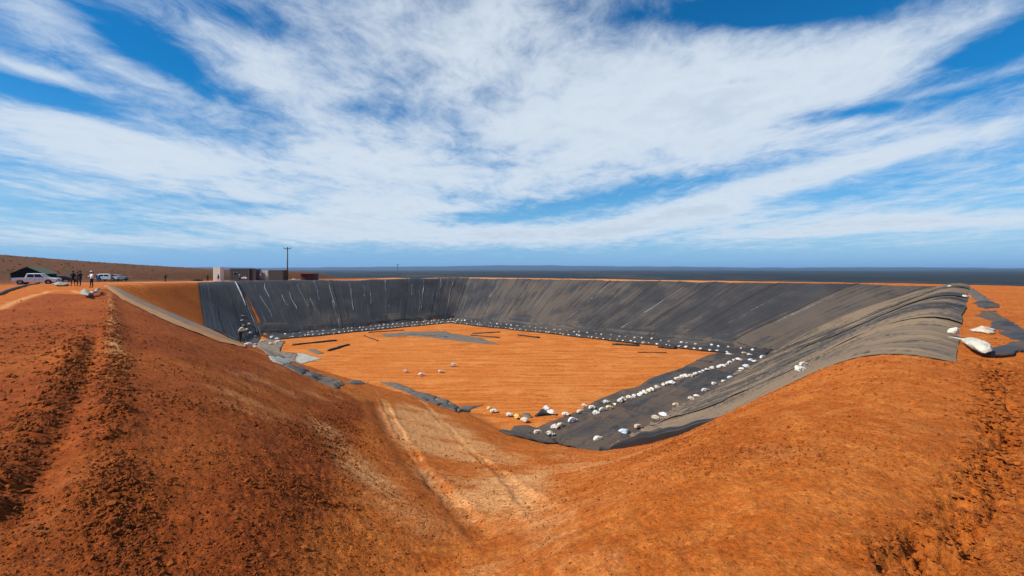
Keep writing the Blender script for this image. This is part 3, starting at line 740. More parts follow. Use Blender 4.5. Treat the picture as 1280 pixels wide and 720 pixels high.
def twine_mesh():
    m = MB(); pts = [(.0, .035*math.cos(t), .035*math.sin(t)) for t in [k*math.pi/4 for k in range(9)]]
    m.tube(pts, .012, 5); return m.mesh("tie", TWINE, True)
TIE = twine_mesh()
n_bag = [0]
def bag(x, y, kind=None, rz=None, sc=1.0, label=None, group=None, dz=.0, tilt=0.0, zbase=None, tie=False):
    k = random.choice((0, 1, 2, 3, 4, 7, 0, 2)) if kind is None else kind
    o = link("sandbag", SACKS[k]); z = gz1(x, y) if zbase is None else zbase
    o.location = (x, y, z+dz); o.rotation_euler = (tilt, random.uniform(-.15, .15), random.uniform(0, 6.28) if rz is None else rz); o.scale = (sc, sc*random.uniform(.9, 1.1), sc*random.uniform(.85, 1.2))
    if tie and k % 2 == 0:
        t_ = link("tie", TIE, o); t_.location = ((.25+.045*(k % 3))*1.02, .0, .09)
    tag(o, label, "sandbag", group); n_bag[0] += 1
    return o
LOOK = {0: 'white', 1: 'soiled cream', 2: 'white', 3: 'tan stained', 4: 'soiled cream', 7: 'white'}
def row(P0, P1, off, n, label, group, jit=.35, sc=(.75, 1.05), kinds=None, a=0.0, b=1.0):
    P0, P1 = np.array(P0), np.array(P1); d = (P1-P0)/np.linalg.norm(P1-P0); nn = np.array((-d[1], d[0])); c = np.mean(np.array(FLOOR), 0)
    if np.dot(c-P0, nn) < 0: nn = -nn
    for i in range(n):
        q = P0+(P1-P0)*(a+(b-a)*(i+.5+random.uniform(-.3, .3))/n)+nn*(off+random.uniform(-jit, jit))
        k_ = random.choice((0, 1, 2, 3, 4, 7, 0, 2))
        bag(q[0], q[1], k_, None, random.uniform(*sc), LOOK[k_]+label[5:], group, .14)
row(D1, C, 1.0, 34, "white sandbag in the row along the toe of the black wall liner", "sandbags along the toe of the dark wall", .3, (.42, .74), a=.08)
row(D1, C, 4.4, 44, "white sandbag in the inner row beside orange floor below the dark wall", "inner row of sandbags below the dark wall", .3, (.42, .74), a=.06)
row(C, B, 1.2, 42, "white sandbag in the row at the toe of the long far wall", "sandbags along the toe of the far wall", .35, (.42, .74), a=.03, b=.97)
row(C, B, 4.5, 52, "white sandbag in the inner row between orange floor and far wall liner", "inner row of sandbags below the far wall", .35, (.40, .76), a=.06, b=.93)
for i in range(44):
    t = (i+random.uniform(-.35, .35))/43
    u, v = 770+(925-770)*t+random.uniform(-1.5, 1.5), 507+(450-507)*t**.93+random.uniform(-1.5, 1.5)
    x, y = at(u, v)
    k_ = random.choice((0, 0, 1, 2, 4, 7, 3)); bag(x, y, k_, None, random.uniform(.62, .98), LOOK[k_]+" sandbag in the dense line on the orange floor edge of the right apron", "sandbags lined up on the right apron", .10)
SINGLE = [
 (797,536,1,"lone white sandbag on the right apron third from its near end"),(819,525,4,"long white sandbag lying below the tan wall, lower of a spaced pair"),(829,521,2,"white sandbag below the tan wall, upper of a spaced pair"),
 (845,509,3,"tan stained sandbag alone under the tan wall"),(864,501,1,"white sandbag at the lower end of the cluster on the outer apron"),(870,497,0,"white sandbag midway in the cluster on the outer apron"),
 (880,490,2,"biggest white sandbag of the cluster on the outer apron"),(892,482,7,"plump white sandbag above the cluster on the outer apron"),(904,479,4,"flat white sandbag climbing toward the blue one"),
 (913,474,5,"pale blue sandbag on the outer apron"),(925,466,0,"white sandbag leaning on another just below the far right corner"),(927,463,1,"upper white sandbag leaning on another below the corner"),(933,460,5,"blue sandbag highest on the outer apron"),
 (939,452,5,"blue and white sandbag in the far right floor corner"),(944,454,3,"dusty tan sandbag in the far right floor corner"),(952,449,2,"upright white sandbag closest to the tan wall in the floor corner"),
 (780,543,5,"pale blue sandbag on the black fold near the apron end"),(746,552,4,"white sandbag with a long neck nearest the sharp liner corner"),
 (636,521,0,"white sandbag at the outer end of the string beside the grey scrap"),(646,524,6,"yellowish sandbag in the string beside the grey scrap"),(656,528,1,"white sandbag at the inner end of the string by the dark corner sheet"),
 (683,514,7,"white sandbag on top of the crumpled black plastic"),(689,518,2,"big white sandbag beside the crumpled black plastic"),(707,520,1,"single white sandbag on orange floor right of the crumpled plastic"),(724,517,4,"flat white sandbag alone on orange floor toward the apron"),
 (730,509,0,"round white sandbag farthest out from the apron edge"),(740,512,1,"white sandbag second out from the apron edge"),(745,519,7,"white sandbag on the apron edge under the loose pair"),(752,515,2,"white sandbag on the apron edge below the yellow one"),(761,512,6,"cream and yellow sandbag on the apron edge by the grey square"),(757,505,0,"white sandbag touching the grey square mat"),
 (694,537,7,"tall white sandbag standing at the near inner corner of the apron"),(701,535,3,"dusty sandbag leaning on the tall one"),(714,529,2,"large white sandbag on the inner apron edge"),(672,543,1,"small white sandbag on the dark corner sheet"),(687,545,0,"small white sandbag at the tip of the orange floor"),(779,502,7,"white sandbag starting the dense line"),
 (612,514,6,"yellow sandbag lying at the tip of the grey strip"),(617,516,1,"white sandbag beside the yellow one at the strip tip"),
 (507,466,3,"dusty sandbag leftmost of four strewn over the open floor"),(526,470,4,"white sandbag closest of four strewn over the open floor"),(551,466,1,"white sandbag third of four strewn over the open floor"),(566,458,2,"farthest of four white sandbags strewn over the open floor"),
 (910,444,4,"white sandbag on bare soil at the end of the inner row"),(930,443,1,"pile of white sacking in the far right corner"),(936,445,0,"second white sack in the far right corner pile"),
 (310,433,4,"wide white sack on the floor by the stooping worker"),(318,432,1,"white sack beside the wide one by the stooping worker"),(318,436,0,"white sack nearest the left bank by the worker"),(340,423,2,"white sandbag of three at the foot of the bare gap"),(346,425,4,"larger white sandbag at the foot of the bare gap"),(348,428,1,"white sandbag just off the foot of the bare gap"),(338,431,0,"white sandbag by the edge of the orange floor"),(345,430,3,"dusty sandbag by the edge of the orange floor"),
 (328,428,1,"thin pale sack between the worker and the bare gap"),
]
for (u, v, k, lab) in SINGLE:
    x, y = at(u, v); r_ = math.hypot(x, y)
    bag(x, y, k, random.uniform(-.8, .8), 0.88 if y < 45 else 1.0, lab, None, .10, 0, None, y < 32)
# tall one stands on end
for (u, v, s, lab) in ((999, 471, 1.0, "lower white sack of two stacked on the tan liner edge"), (1003, 464, .95, "upper white sack of two stacked on the tan liner edge")):
    x, y = at(u, v); bag(x, y, 7 if s == 1 else 2, .4, s*.72, lab, None, .22)
for i, (u, v) in enumerate(((302,402),(305,408),(309,413),(313,418),(318,422),(306,414),(303,396),(311,407))):
    x, y = at(u, v); bag(x, y, (1, 4, 0, 3)[i % 4], None, .8, "white scrap sack sliding down the crease above the worker", "scrap sacks down the corner crease", .12)

# ------------------------------------------------------------------ mats, strips, rolls
def sheet_poly(name, label, cat, pix, mat, th=.012, nsub=8, group=None, parent=None, dz=.012, crumple=.10):
    """a loose sheet lying on the ground, with an uneven outline"""
    P = [at(*p) for p in pix]
    c = np.mean(np.array(P), 0)
    bm = bmesh.new()
    vs = [bm.verts.new((x-c[0], y-c[1], 0)) for x, y in P]
    bm.faces.new(vs)
    bmesh.ops.triangulate(bm, faces=bm.faces[:])
    for _ in range(nsub):
        es = [e for e in bm.edges if e.calc_length() > (.12 if abs(c[1]) < 26 else .34)]
        if not es or len(bm.verts) > 4000: break
        bmesh.ops.subdivide_edges(bm, edges=es, cuts=1)
        bmesh.ops.triangulate(bm, faces=bm.faces[:])
    xs = np.array([v.co.x for v in bm.verts])+c[0]; ys = np.array([v.co.y for v in bm.verts])+c[1]
    xs = xs+.12*vnoise(xs/.8, ys/.8, 3); ys = ys+.12*vnoise(xs/.8, ys/.8, 4)
    z0 = gz1(*c)
    bd = np.array([v.is_boundary for v in bm.verts])
    de = np.min(np.hypot(xs[:, None]-xs[bd][None], ys[:, None]-ys[bd][None]), 1)
    zz = height(xs, ys)-z0+dz+th+crumple*np.maximum(0, fbm(xs, ys, .5, 3, 17)+.25)*sstep(0, .3, de)
    for v, x, y, z in zip(bm.verts, xs, ys, zz): v.co = (x-c[0], y-c[1], z)
    me = bpy.data.meshes.new(name); bm.to_mesh(me); bm.free()
    me.materials.append(mat); me.shade_smooth()
    o = link(name, me, parent, (c[0], c[1], z0))
    if me.polygons[0].normal.z < 0: me.flip_normals()
    s = o.modifiers.new("thick", 'SOLIDIFY'); s.thickness = th+.02; s.offset = -1
    if label: tag(o, label, cat, group)
    return o
sheet_poly("geotextile_sheet", "pale grey green sheet lying at the left end of the pit floor", "sheet", [(337,446),(358,443),(380,441.5),(402,448.5),(377,455),(355,457.5),(341,452)], GEO_PALE)
sheet_poly("geotextile_scrap", "small grey scrap beyond the pale sheet", "sheet", [(382,436.5),(394,437),(406,441.5),(396,443)], GEO_GREY)
sheet_poly("floor_sheet", "large grey liner sheet lying across the middle of the orange floor", "sheet", [(477,418),(512,415),(555,414),(564,417),(580,419),(602,423),(625,431),(580,427.5),(542,422.5),(512,420),(480,421.5)], GEO_GREY)
# the muddy grey corner of the floor under the left wall
sheet_poly("corner_sheet", "muddy brown grey sheet on the floor corner in front of the worker", "sheet", [(318,428),(336,424),(356,427),(352,434),(350,440),(372,442),(352,448),(336,445)], fabric("muddy_liner", (.15, .105, .075), (.24, .19, .14), .9, 1.0), .04)
def strip(label, cat, quads, mat, name="liner_strip"):
    x, y = at(*quads[0][0]); root = thing(name, label, cat, (0, 0, 0))
    for q in quads: sheet_poly("strip_piece", None, None, q, mat, .012, 7, None, root, .012, .13)
    return root
strip("grey liner strip along the toe of the dark left bank", "strip", [[(355,457.5),(369,456.5),(388,464),(376,468)],[(388.5,464.5),(408,471),(398,477),(377,468.5)],[(408.5,471.2),(431,480),(420,486),(399,477.3)]], GEO_GREY)
sheet_poly("liner_scrap", "short grey liner scrap half buried at the ramp crest", "scrap", [(431,478),(440,475.5),(461,475.5),(452,480.5),(439,480)], GEO_GREY)
strip("long grey liner strip of several lengths along the near floor edge", "strip", [[(474,478),(494,478.5),(521,488.5),(509,492)],[(521.5,489),(545,495.5),(532,501),(510,492.5)],[(545.5,495.7),(562,502),(549,507.5),(533,501.3)],[(562.5,502.3),(575,508),(569,514.5),(550,507.8)],[(575.5,508),(606,507.5),(590,511.5),(570,515.5)]], GEO_GREY)
sheet_poly("dark_scrap", "small dark grey scrap beside the short string of sandbags", "scrap", [(651,517),(660,516.5),(668,522),(658,522.5)], GEO_GREY)
sheet_poly("square_mat", "dark grey square mat on the floor beside the apron sandbags", "mat", [(749,497),(764,496.5),(771,503),(757,504.5)], GEO_GREY)
sheet_poly("crumpled_plastic", "crumpled black plastic under two white sandbags", "plastic", [(670,521),(675,514),(684,513),(687,520)], LINER_BLACK, .05, 7, None, None, .05, .35)
sheet_poly("corner_tail_sheet", "dark liner tail at the near tip of the apron", "sheet", [(624,540),(642,534),(661,533.5),(678,541),(690,548),(700,556),(682,555),(664,551),(645,546)], LINER_APRON, .05, 7, None, None, .04, .10)
def roll(label, p, q, rad, mat=DARKROLL, name="liner_roll", cat="roll"):
    a, b = at(*p), at(*q); n = 7
    pts = []
    for i in range(n+1):
        x, y = lerp(a, b, i/n); x += .12*vnoise(i*.7, p[0], 4); y += .12*vnoise(i*.7, p[1], 5)
        pts.append((x, y, gz1(x, y)+rad*.38+.02))
    c = Vector(pts[n//2]); root_m = MB(); root_m.tube([Vector(t)-c for t in pts], [rad*(1.15+.45*vnoise(i*1.3, q[0], 6)) for i in range(n+1)], 9, .42)
    o = root_m.obj(name, mat, None, True); o.location = c
    return tag(o, label, cat)
roll("long black liner roll near the left end of the orange floor", (366,431.5), (421,426), .20)
roll("short black liner roll slanting below the long one", (410,439), (435,431.5), .20)
roll("thin dark strip left of the large grey floor sheet", (455,420), (472,426.5), .12)
roll("black roll at the upper left edge of the floor by the sandbags", (460,416), (505,412.8), .14)
roll("upper of two dark strips right of the large floor sheet", (590,417), (625,415.5), .13)
roll("lower of two dark strips right of the large floor sheet", (589,419.5), (624,422.5), .13)
roll("dark strip lying alone on the floor middle", (648,419.3), (673,422.5), .18)
roll("black roll among the sandbags under the far wall", (766,431), (798,432.5), .26)
roll("thick black roll farther right among the far sandbags", (824,434.5), (846,436), .34)
roll("thin bent stick of liner on the floor below the thick roll", (796,440.5), (832,441.2), .08)
roll("brown dark plank like strip near the floor's far right corner", (869,451), (890,454), .18)
roll("thin dark strip below the plank like one at the far right corner", (856,462.5), (878,460.5), .08)
roll("dark lip lying along the edge of the large floor sheet", (512,418.3), (560,421.5), .10)

# grey and tan strips of geotextile down the far left corner of the pit
def corner_strip():
    root = thing("corner_strip", "tan and grey geotextile strip running down the left corner of the pit", "strip")
    tops = np.array([at(132,357), at(160,373), at(200,391), at(240,409.5), at(280,425), at(308,433)])
    up = np.array([at(146,356), at(175,369), at(215,387), at(250,405), at(284,421), at(308,431)])
    lo = np.array([at(128,359), at(150,375), at(190,396), at(232,414), at(274,429.5), at(306,435.5)])
    def band(E0, E1, mat, seed, k0):
        n = len(E0)-1
        for i in range(n):
            F = np.linspace(0, 1, 14); G = np.linspace(0, 1, 9)
            X = np.zeros((14, 9)); Y = np.zeros((14, 9))
            for c_, M in ((0, X), (1, Y)):
                a0 = E0[i][c_]+(E0[i+1][c_]-E0[i][c_])*F; a1 = E1[i][c_]+(E1[i+1][c_]-E1[i][c_])*F
                M[:] = a0[:, None]+(a1-a0)[:, None]*G[None]
            Z = height(X, Y)+.03+.02*k0+.05*np.maximum(0, fbm(X, Y, 1.0, 3, seed))
            mesh_grid("strip_piece", X, Y, Z, mat, (X, Y), root)
    up = tops+(up-tops)*.72; lo = tops+(lo-tops)*.8
    band(up, tops, GEO_BROWN, 61, 0); band(tops, lo, GEO_TAN, 62, 1)
corner_strip()

# torn liner on the rim at the right, with sacks
def rim_tatter():
    root = thing("torn_liner", "torn grey liner strip trailing along the rim top at the far right", "liner scrap")
    segs = [[(1207,360),(1216,361),(1228,369),(1240,378),(1232,379),(1222,375),(1212,367)],
            [(1216,379),(1224,376),(1243,379),(1250,385),(1228,386)],
            [(1222,396),(1232,389),(1242,388),(1262,402),(1240,403),(1228,399)],
            [(1234,403),(1262,402),(1300,420),(1300,432),(1262,424),(1246,412)],
            ]
    for i, s in enumerate(segs): sheet_poly("torn_piece", None, None, s, LINER_APRON if i else GEO_GREY, .012, 7, None, root, .015, .12)
rim_tatter()
sheet_poly("liner_tail", "smooth grey liner tail curving out from under the white sack", "liner scrap", [(1222,440),(1236,441),(1262,432),(1310,428),(1310,440),(1256,446.5),(1238,448),(1226,445)], LINER_APRON, .04, 7, None, None, .05, .05)
def long_sack():
    # a half empty bulk sack, tail on the liner, belly hanging over the rim
    pts = [(1186,427),(1196,428.5),(1204,431),(1212,435),(1219,440),(1226,445),(1230,448)]
    rad = [.03,.05,.09,.17,.24,.25,.16]; sq = [.3,.3,.4,.55,.6,.6,.6]
    P0 = [at(*p) for p in pts]; P = []; r2 = []; q2 = []
    for i in range(6):
        for k in range(4):
            t = k/4; P.append(lerp(P0[i], P0[i+1], t)); r2.append((rad[i]+(rad[i+1]-rad[i])*t)*.74); q2.append(sq[i]+(sq[i+1]-sq[i])*t)
    P.append(P0[6]); r2.append(.05); q2.append(.6); rad, sq = r2, q2; c = P[12]; cz = gz1(*c)
    m = MB(); rings = []
    for i, (x, y) in enumerate(P):
        a, b = P[max(i-1, 0)], P[min(i+1, len(P)-1)]; d = Vector((b[0]-a[0], b[1]-a[1], 0)).normalized(); s_ = Vector((-d.y, d.x, 0))
        z = gz1(x, y)+rad[i]*sq[i]+.12-cz
        rings.append([Vector((x-c[0], y-c[1], z))+s_*rad[i]*math.cos(t)*(1+.16*float(vnoise(t*1.9, i*.45, 12)))+Vector((0, 0, 1))*rad[i]*sq[i]*math.sin(t)*(1+.22*float(vnoise(t*2.2+3, i*.5, 13))) for t in [2*math.pi*k/22 for k in range(22)]])
    m.rings(rings)
    o = m.obj("bulk_sack", SACK_PALE, None, False); o.location = (*c, cz)
    tag(o, "long pale woven sack lying on the rim with a swollen end", "sack")
    x, y = at(1193.5, 423); k = bag(x, y, 3, .3, .62, "small cream sack on the rim at the tail of the long sack", None, .12)
long_sack()
sheet_poly("flat_sack", "flattened white sack lying on bare soil above the long sack", "sack", [(1213,413),(1222,410),(1234,411),(1243,413),(1247,417.5),(1238,417.8),(1228,415.5),(1218,415)], SACK_B, .02, 8, None, None, .03, .20)
x, y = at(1207, 372.5); bag(x, y, 1, .3, .9, "small white sack on the rim by the torn liner top", None, .02)
x, y = at(1187, 360); bag(x, y, 0, .3, 1.0, "tiny white sack at the far right rim corner", None, .05)

# ------------------------------------------------------------------ left rim: pipe, scrap
def left_things():
    P = [at(*p) for p in ((-70,384),(-30,375),(0,368.5),(14,362.5),(30,358),(48,353.5),(64,350.5))]
    m = MB(); c = Vector((*P[3], gz1(*P[3])))
    fine = []
    for i in range(len(P)-1):
        for k in range(4): fine.append(lerp(P[i], P[i+1], k/4))
    m.tube([Vector((x, y, gz1(x, y)+.10))-c for x, y in fine], .11, 10)
    o = m.obj("drain_pipe", fabric("dusty_pipe", (.13, .095, .075), (.20, .12, .075), .7, 1.5), None, True); o.location = c
    tag(o, "long dusty grey pipe lying in front of the white pickup", "pipe")
    root = thing("liner_offcut", "pale liner offcut in folded lumps on the bank below the man in white", "liner scrap")
    for pl in ([(100,369),(107,368),(113,371),(111,374),(103,373)],[(111,371),(117,369),(124,364.5),(123,366.5),(116,371.5)]):
        sheet_poly("folded_lump", None, None, pl, GEO_PALE, .10, 7, None, root, .22, .35)
    sheet_poly("pale_sheet", "low pale sheet on the ground below the pickup's nose", "sheet", [(66,356),(76,354),(86,356.5),(82,358),(70,358)], GEO_PALE, .06, 7, None, None, .12, .25)
left_things()

# ------------------------------------------------------------------ vehicles
GLASS = paint("vehicle_glass", (.012, .015, .018), .08, 0, .12)
RUBBER = paint("tyre_rubber", (.018, .017, .016), .85, 0, .35)
STEEL = paint("wheel_steel", (.30, .30, .31), .35, .7, .25)
BLACKP = paint("black_plastic", (.02, .02, .021), .55, 0, .2)
LAMP = paint("lamp_glass", (.62, .64, .66), .12, 0, .05)
REDL = paint("tail_lamp", (.30, .012, .010), .2, 0, .05)
def vehicle(name, label, color, loc, rz, L=5.3, W_=1.85, H=1.80, cab=(-.55, 1.05), bed=True, group=None):
    root = thing(name, label, "pickup truck" if bed else "car", loc, rz, group)
    P = paint(name+"_paint", color, .25, 0, .30)
    hw = W_/2; wx = (-L*.305, L*.315); wr = .385; zb = .42
    belt = 1.08 if bed else .98
    def arch(cx): return [(cx+(wr+.07)*math.cos(t), .39+(wr+.07)*math.sin(t)) for t in [math.pi-k*math.pi/8 for k in range(9)]]
    prof = [(-L/2, .52)]+[(wx[0]-.47, zb)]+arch(wx[0])+[(wx[0]+.47, zb), (wx[1]-.47, zb)]+arch(wx[1])+[(wx[1]+.47, zb), (L/2-.12, .40), (L/2, .55), (L/2-.02, .80), (L/2-.20, .97), (cab[1]+.45, belt), (cab[0]-.62 if bed else -L/2+.25, belt), (cab[0]-.62 if bed else -L/2+.05, belt-.03)]
    if bed: prof += [(cab[0]-.62, .72), (-L/2, .72)]
    else: prof += [(-L/2, .75)]
    m = MB(); m.prism(prof, -hw, hw); m.obj("body", P, root, bevel=.04)
    # greenhouse
    zt = H; x0, x1 = cab[0]-.58 if bed else -L/2+.18, cab[1]+.38
    t0, t1 = (cab[0]-.38 if bed else -L/2+.55), cab[1]-.38
    lo = [(x0, -hw+.04, belt-.01), (x1, -hw+.04, belt-.01), (x1, hw-.04, belt-.01), (x0, hw-.04, belt-.01)]
    hi = [(t0, -hw+.20, zt-.06), (t1, -hw+.20, zt-.06), (t1, hw-.20, zt-.06), (t0, hw-.20, zt-.06)]
    top = [(t0+.1, -hw+.28, zt), (t1-.12, -hw+.28, zt), (t1-.12, hw-.28, zt), (t0+.1, hw-.28, zt)]
    m = MB(); m.rings([lo, hi, top]); m.obj("cab", P, root, bevel=.03)
    def pane(nm, q, outn):
        q = [Vector(p)+Vector(outn)*.012 for p in q]; b = [p-Vector(outn)*.02 for p in q]
        mm = MB(); mm.add(q+b, [(0,1,2,3),(7,6,5,4),(0,4,5,1),(1,5,6,2),(2,6,7,3),(3,7,4,0)]); mm.obj(nm, GLASS, root)
    def onside(s, fx, fz):
        y = s*(hw-.04-.16*fz); xa = x0+(t0-x0)*fz; xb = x1+(t1-x1)*fz
        return (xa+(xb-xa)*fx, y, belt+(zt-.06-belt)*fz)
    for s in (-1, 1):
        for fa, fb in ((.10, .47), (.51, .90)):
            pane("side_window", [onside(s, fa, .12), onside(s, fb if fb < .8 else .90, .12), onside(s, fb if fb < .8 else .93, .90), onside(s, fa, .90)], (0, s, .25))
    e = lambda fx, y, fz: ((x1+(t1-x1)*fz) if fx else (x0+(t0-x0)*fz), y*(hw-.10-.16*fz), belt+(zt-.06-belt)*fz)
    pane("windscreen", [e(1, -1, .08), e(1, 1, .08), e(1, 1, .92), e(1, -1, .92)], (.8, 0, .6))
    pane("rear_window", [e(0, -1, .15), e(0, 1, .15), e(0, 1, .9), e(0, -1, .9)], (-.95, 0, .3))
    if bed:
        for s in (-1, 1):
            m = MB(); m.box(((cab[0]-.62-L/2)/2, s*(hw-.05), .895), (L/2+cab[0]-.62, .10, .37)); m.obj("bed_side", P, root, bevel=.02)
        m = MB(); m.box((-L/2+.04, 0, .86), (.08, W_-.22, .42)); m.obj("tailgate", P, root, bevel=.02)
    for s in (-1, 1):
        for x in wx:
            m = MB(); pr = [(.20,-.11),(.34,-.125),(wr,-.09),(wr,.09),(.34,.125),(.20,.11)]
            rings = [[(x+a*math.cos(t), s*(hw-.12)+b, .385+a*math.sin(t)) for a, b in pr] for t in [2*math.pi*k/20 for k in range(21)]]
            m.rings(rings, cap=False); w_ = m.obj("wheel", RUBBER, root, True)
            m = MB(); m.rings([[(x+r_*math.cos(t), s*(hw-.12)+s*o_, .385+r_*math.sin(t)) for t in [2*math.pi*k/16 for k in range(16)]] for r_, o_ in ((.205, -.10), (.205, .10), (.16, .085), (.05, .07))])
            m.obj("rim", STEEL, w_, True)
        m = MB(); m.box((L/2-.10, s*(hw-.24), .84), (.16, .36, .16)); m.obj("headlight", LAMP, root, bevel=.02)
        m = MB(); m.box((-L/2+.02, s*(hw-.06), .86), (.09, .13, .32)); m.obj("tail_light", REDL, root, bevel=.015)
        m = MB(); m.box((x1-.32, s*(hw+.09), belt+.10), (.12, .18, .16)); m.obj("mirror", BLACKP if bed else P, root, bevel=.02)
        for hx in ((cab[0]+.12, cab[1]-.42)):
            m = MB(); m.box((hx, s*(hw+.012), belt-.14), (.18, .03, .04)); m.obj("door_handle", BLACKP, root)
        for sx_ in (x0+(x1-x0)*.10, x0+(x1-x0)*.48, x0+(x1-x0)*.86):
            m = MB(); m.box((sx_, s*(hw+.001), .78), (.014, .006, .56)); m.obj("door_gap", BLACKP, root)
    m = MB(); m.box((L/2+.02, 0, .55), (.14, W_-.10, .20)); m.obj("front_bumper", BLACKP if bed else P, root, bevel=.03)
    m = MB(); m.box((L/2-.02, 0, .80), (.06, W_*.42, .18)); m.obj("grille", BLACKP, root, bevel=.01)
    m = MB(); m.box((-L/2-.03, 0, .52), (.12, W_-.10, .16)); m.obj("rear_bumper", STEEL, root, bevel=.02)
    return root
def stand(u, v): x, y = at(u, v); return (x, y, gz1(x, y)-.02)
def place(u, Y): x = (u-640)/FPX*Y; return (x, Y, gz1(x, Y)-.02)
p = place(46, 72); vehicle("white_pickup", "white double cab pickup parked in front of the green roofed shelter", (.74, .74, .72), p, R(26))
p = place(136, 104); vehicle("white_car", "white car parked beyond the path behind the man in blue grey", (.74, .74, .72), p, R(8), 4.5, 1.8, 1.65, (-.9, .75), False)
p = place(82, 95); vehicle("dark_car", "dark maroon car half hidden behind the two dark dressed men", (.05, .018, .016), p, R(10), 4.3, 1.75, 1.45, (-.8, .7), False)
p = place(147, 108); vehicle("silver_car", "silver grey car nose beyond the white car", (.30, .27, .25), p, R(6), 4.3, 1.75, 1.45, (-.8, .7), False)
p = place(58, 92); vehicle("parked_hatchback", "small white car roof showing between shelter and pickup bonnet", (.80, .80, .79), p, R(50), 4.2, 1.7, 1.7, (-.8, .7), False)

# ------------------------------------------------------------------ shelter, cabins, poles
def shelter():
    x, y, z = place(43, 90); root = thing("shade_shelter", "dark open shelter with olive green pitched roof behind the white pickup", "shelter", (x, y, z), R(-68))
    G = paint("olive_sheet", (.10, .115, .050), .7, 0, .3); K = fabric("dark_shade_net", (.012, .014, .012), (.02, .024, .018), .95, 3)
    Lx, Wy, h0, h1 = 4.6, 4.8, 1.7, 3.0
    for s in (-1, 1):
        m = MB(); q = [(-Lx/2-.2, s*(Wy/2+.25), h0-.1), (Lx/2+.2, s*(Wy/2+.25), h0-.1), (Lx/2+.2, 0, h1), (-Lx/2-.2, 0, h1)]
        m.add(q+[(a, b, c+.05) for a, b, c in q], [(0,1,2,3),(7,6,5,4),(0,4,5,1),(1,5,6,2),(2,6,7,3),(3,7,4,0)]); m.obj("roof_slope", G, root)
        m = MB(); m.prism([(-Wy/2, 0), (Wy/2, 0), (Wy/2, h0), (0, h1-.06), (-Wy/2, h0)], s*Lx/2-.02, s*Lx/2+.02)
        o = m.obj("gable_net", K, root); o.rotation_euler = (0, 0, R(90))
        m = MB(); m.box((0, s*Wy/2, h0/2), (Lx, .04, h0)); m.obj("side_net", K, root)
        for sx_ in (-1, 1):
            m = MB(); m.tube([(sx_*(Lx/2+.1), s*(Wy/2+.1), 0), (sx_*(Lx/2+.1), s*(Wy/2+.1), h0)], .04, 8); m.obj("post", STEEL, root)
shelter()
def cabin(name, label, u0, u1, vtop, Y, mat, depth=2.4, ribs=0, rz=0.0, roofmat=None, door=False, eave=.0, window=False, planks=0):
    x0, x1 = (u0-640)/FPX*Y, (u1-640)/FPX*Y; w = (x1-x0)/(math.cos(rz)-(u0+u1-1280)/2/FPX*math.sin(rz)); c = (x0+x1)/2
    z = gz1(c, Y+.5)-.05; h = EYE+(337-vtop)/FPX*Y-z
    root = thing(name, label, "site cabin", (c, Y, z), rz)
    m = MB(); m.box((0, depth/2, h/2), (w, depth, h)); m.obj("shell", mat, root, bevel=.03)
    n = ribs
    for i in range(n):
        m = MB(); m.box((-w/2+w*(i+.5)/n, -.025, h/2), (w/n*.5, .05, h-.24)); m.obj("rib", mat, root, bevel=.015)
    for i in range(planks):
        m = MB(); m.box((0, -.03-.006*(i % 2), h*(i+.5)/planks), (w-.04, .06, h/planks-.035)); m.obj("plank", mat, root)
    m = MB(); m.box((0, depth/2-eave/2, h+.04), (w+.10+eave, depth+.10+eave, .08)); m.obj("roof", roofmat or mat, root, bevel=.01)
    if door:
        m = MB(); m.box((w*.1, -.045, 1.0), (.85, .05, 2.0)); d_ = m.obj("door", BLACKP if door == 2 else STEEL, root, bevel=.01)
        m = MB(); m.box((w*.1+.32, -.085, 1.0), (.12, .03, .03)); m.obj("handle", STEEL, d_)
    if window:
        m = MB(); m.box((-w*.2, -.05, h*.58), (1.0, .05, .8)); f_ = m.obj("window", STEEL, root)
        m = MB(); m.box((-w*.2, -.078, h*.58), (.88, .012, .68)); m.obj("pane", GLASS, f_)
    return root
CREAM = paint("cream_wall", (.66, .61, .52), .6, 0, .25, (.40, .28, .18))
SLATE = paint("dark_sheet", (.055, .055, .058), .7, 0, .35, (.13, .08, .055))
BROWN = paint("brown_sheet", (.050, .040, .036), .75, 0, .35, (.12, .07, .05))
MAROON = paint("maroon_sheet", (.060, .020, .020), .7, 0, .3, (.10, .05, .04))
cabin("toilet_cabin", "tall narrow cream cabin at the left end of the site buildings", 266.5, 275.5, 334.5, 104, CREAM, 1.0, 6, rz=R(-10))
cabin("dark_container", "long dark container block right of the tall cream cabin", 287, 312, 336, 112, SLATE, 2.4, 12, window=True)
cabin("dark_container", "dark container joined to the right end of the long one", 312.6, 320, 336.8, 112.3, SLATE, 2.4, 4)
cabin("cream_hut", "low cream hut between the dark container and the brown slatted store", 321, 335, 338.6, 114, CREAM, 2.4, 7, door=1)
cabin("slatted_store", "brown slatted store hut just left of the tall power pole", 335.8, 354, 338, 112, BROWN, 2.6, 0, planks=8)
cabin("low_shed", "low dark maroon shed with overhanging roof right of the power pole", 376, 392, 342.3, 118, MAROON, 3, 0, roofmat=BROWN, eave=.7, planks=6)
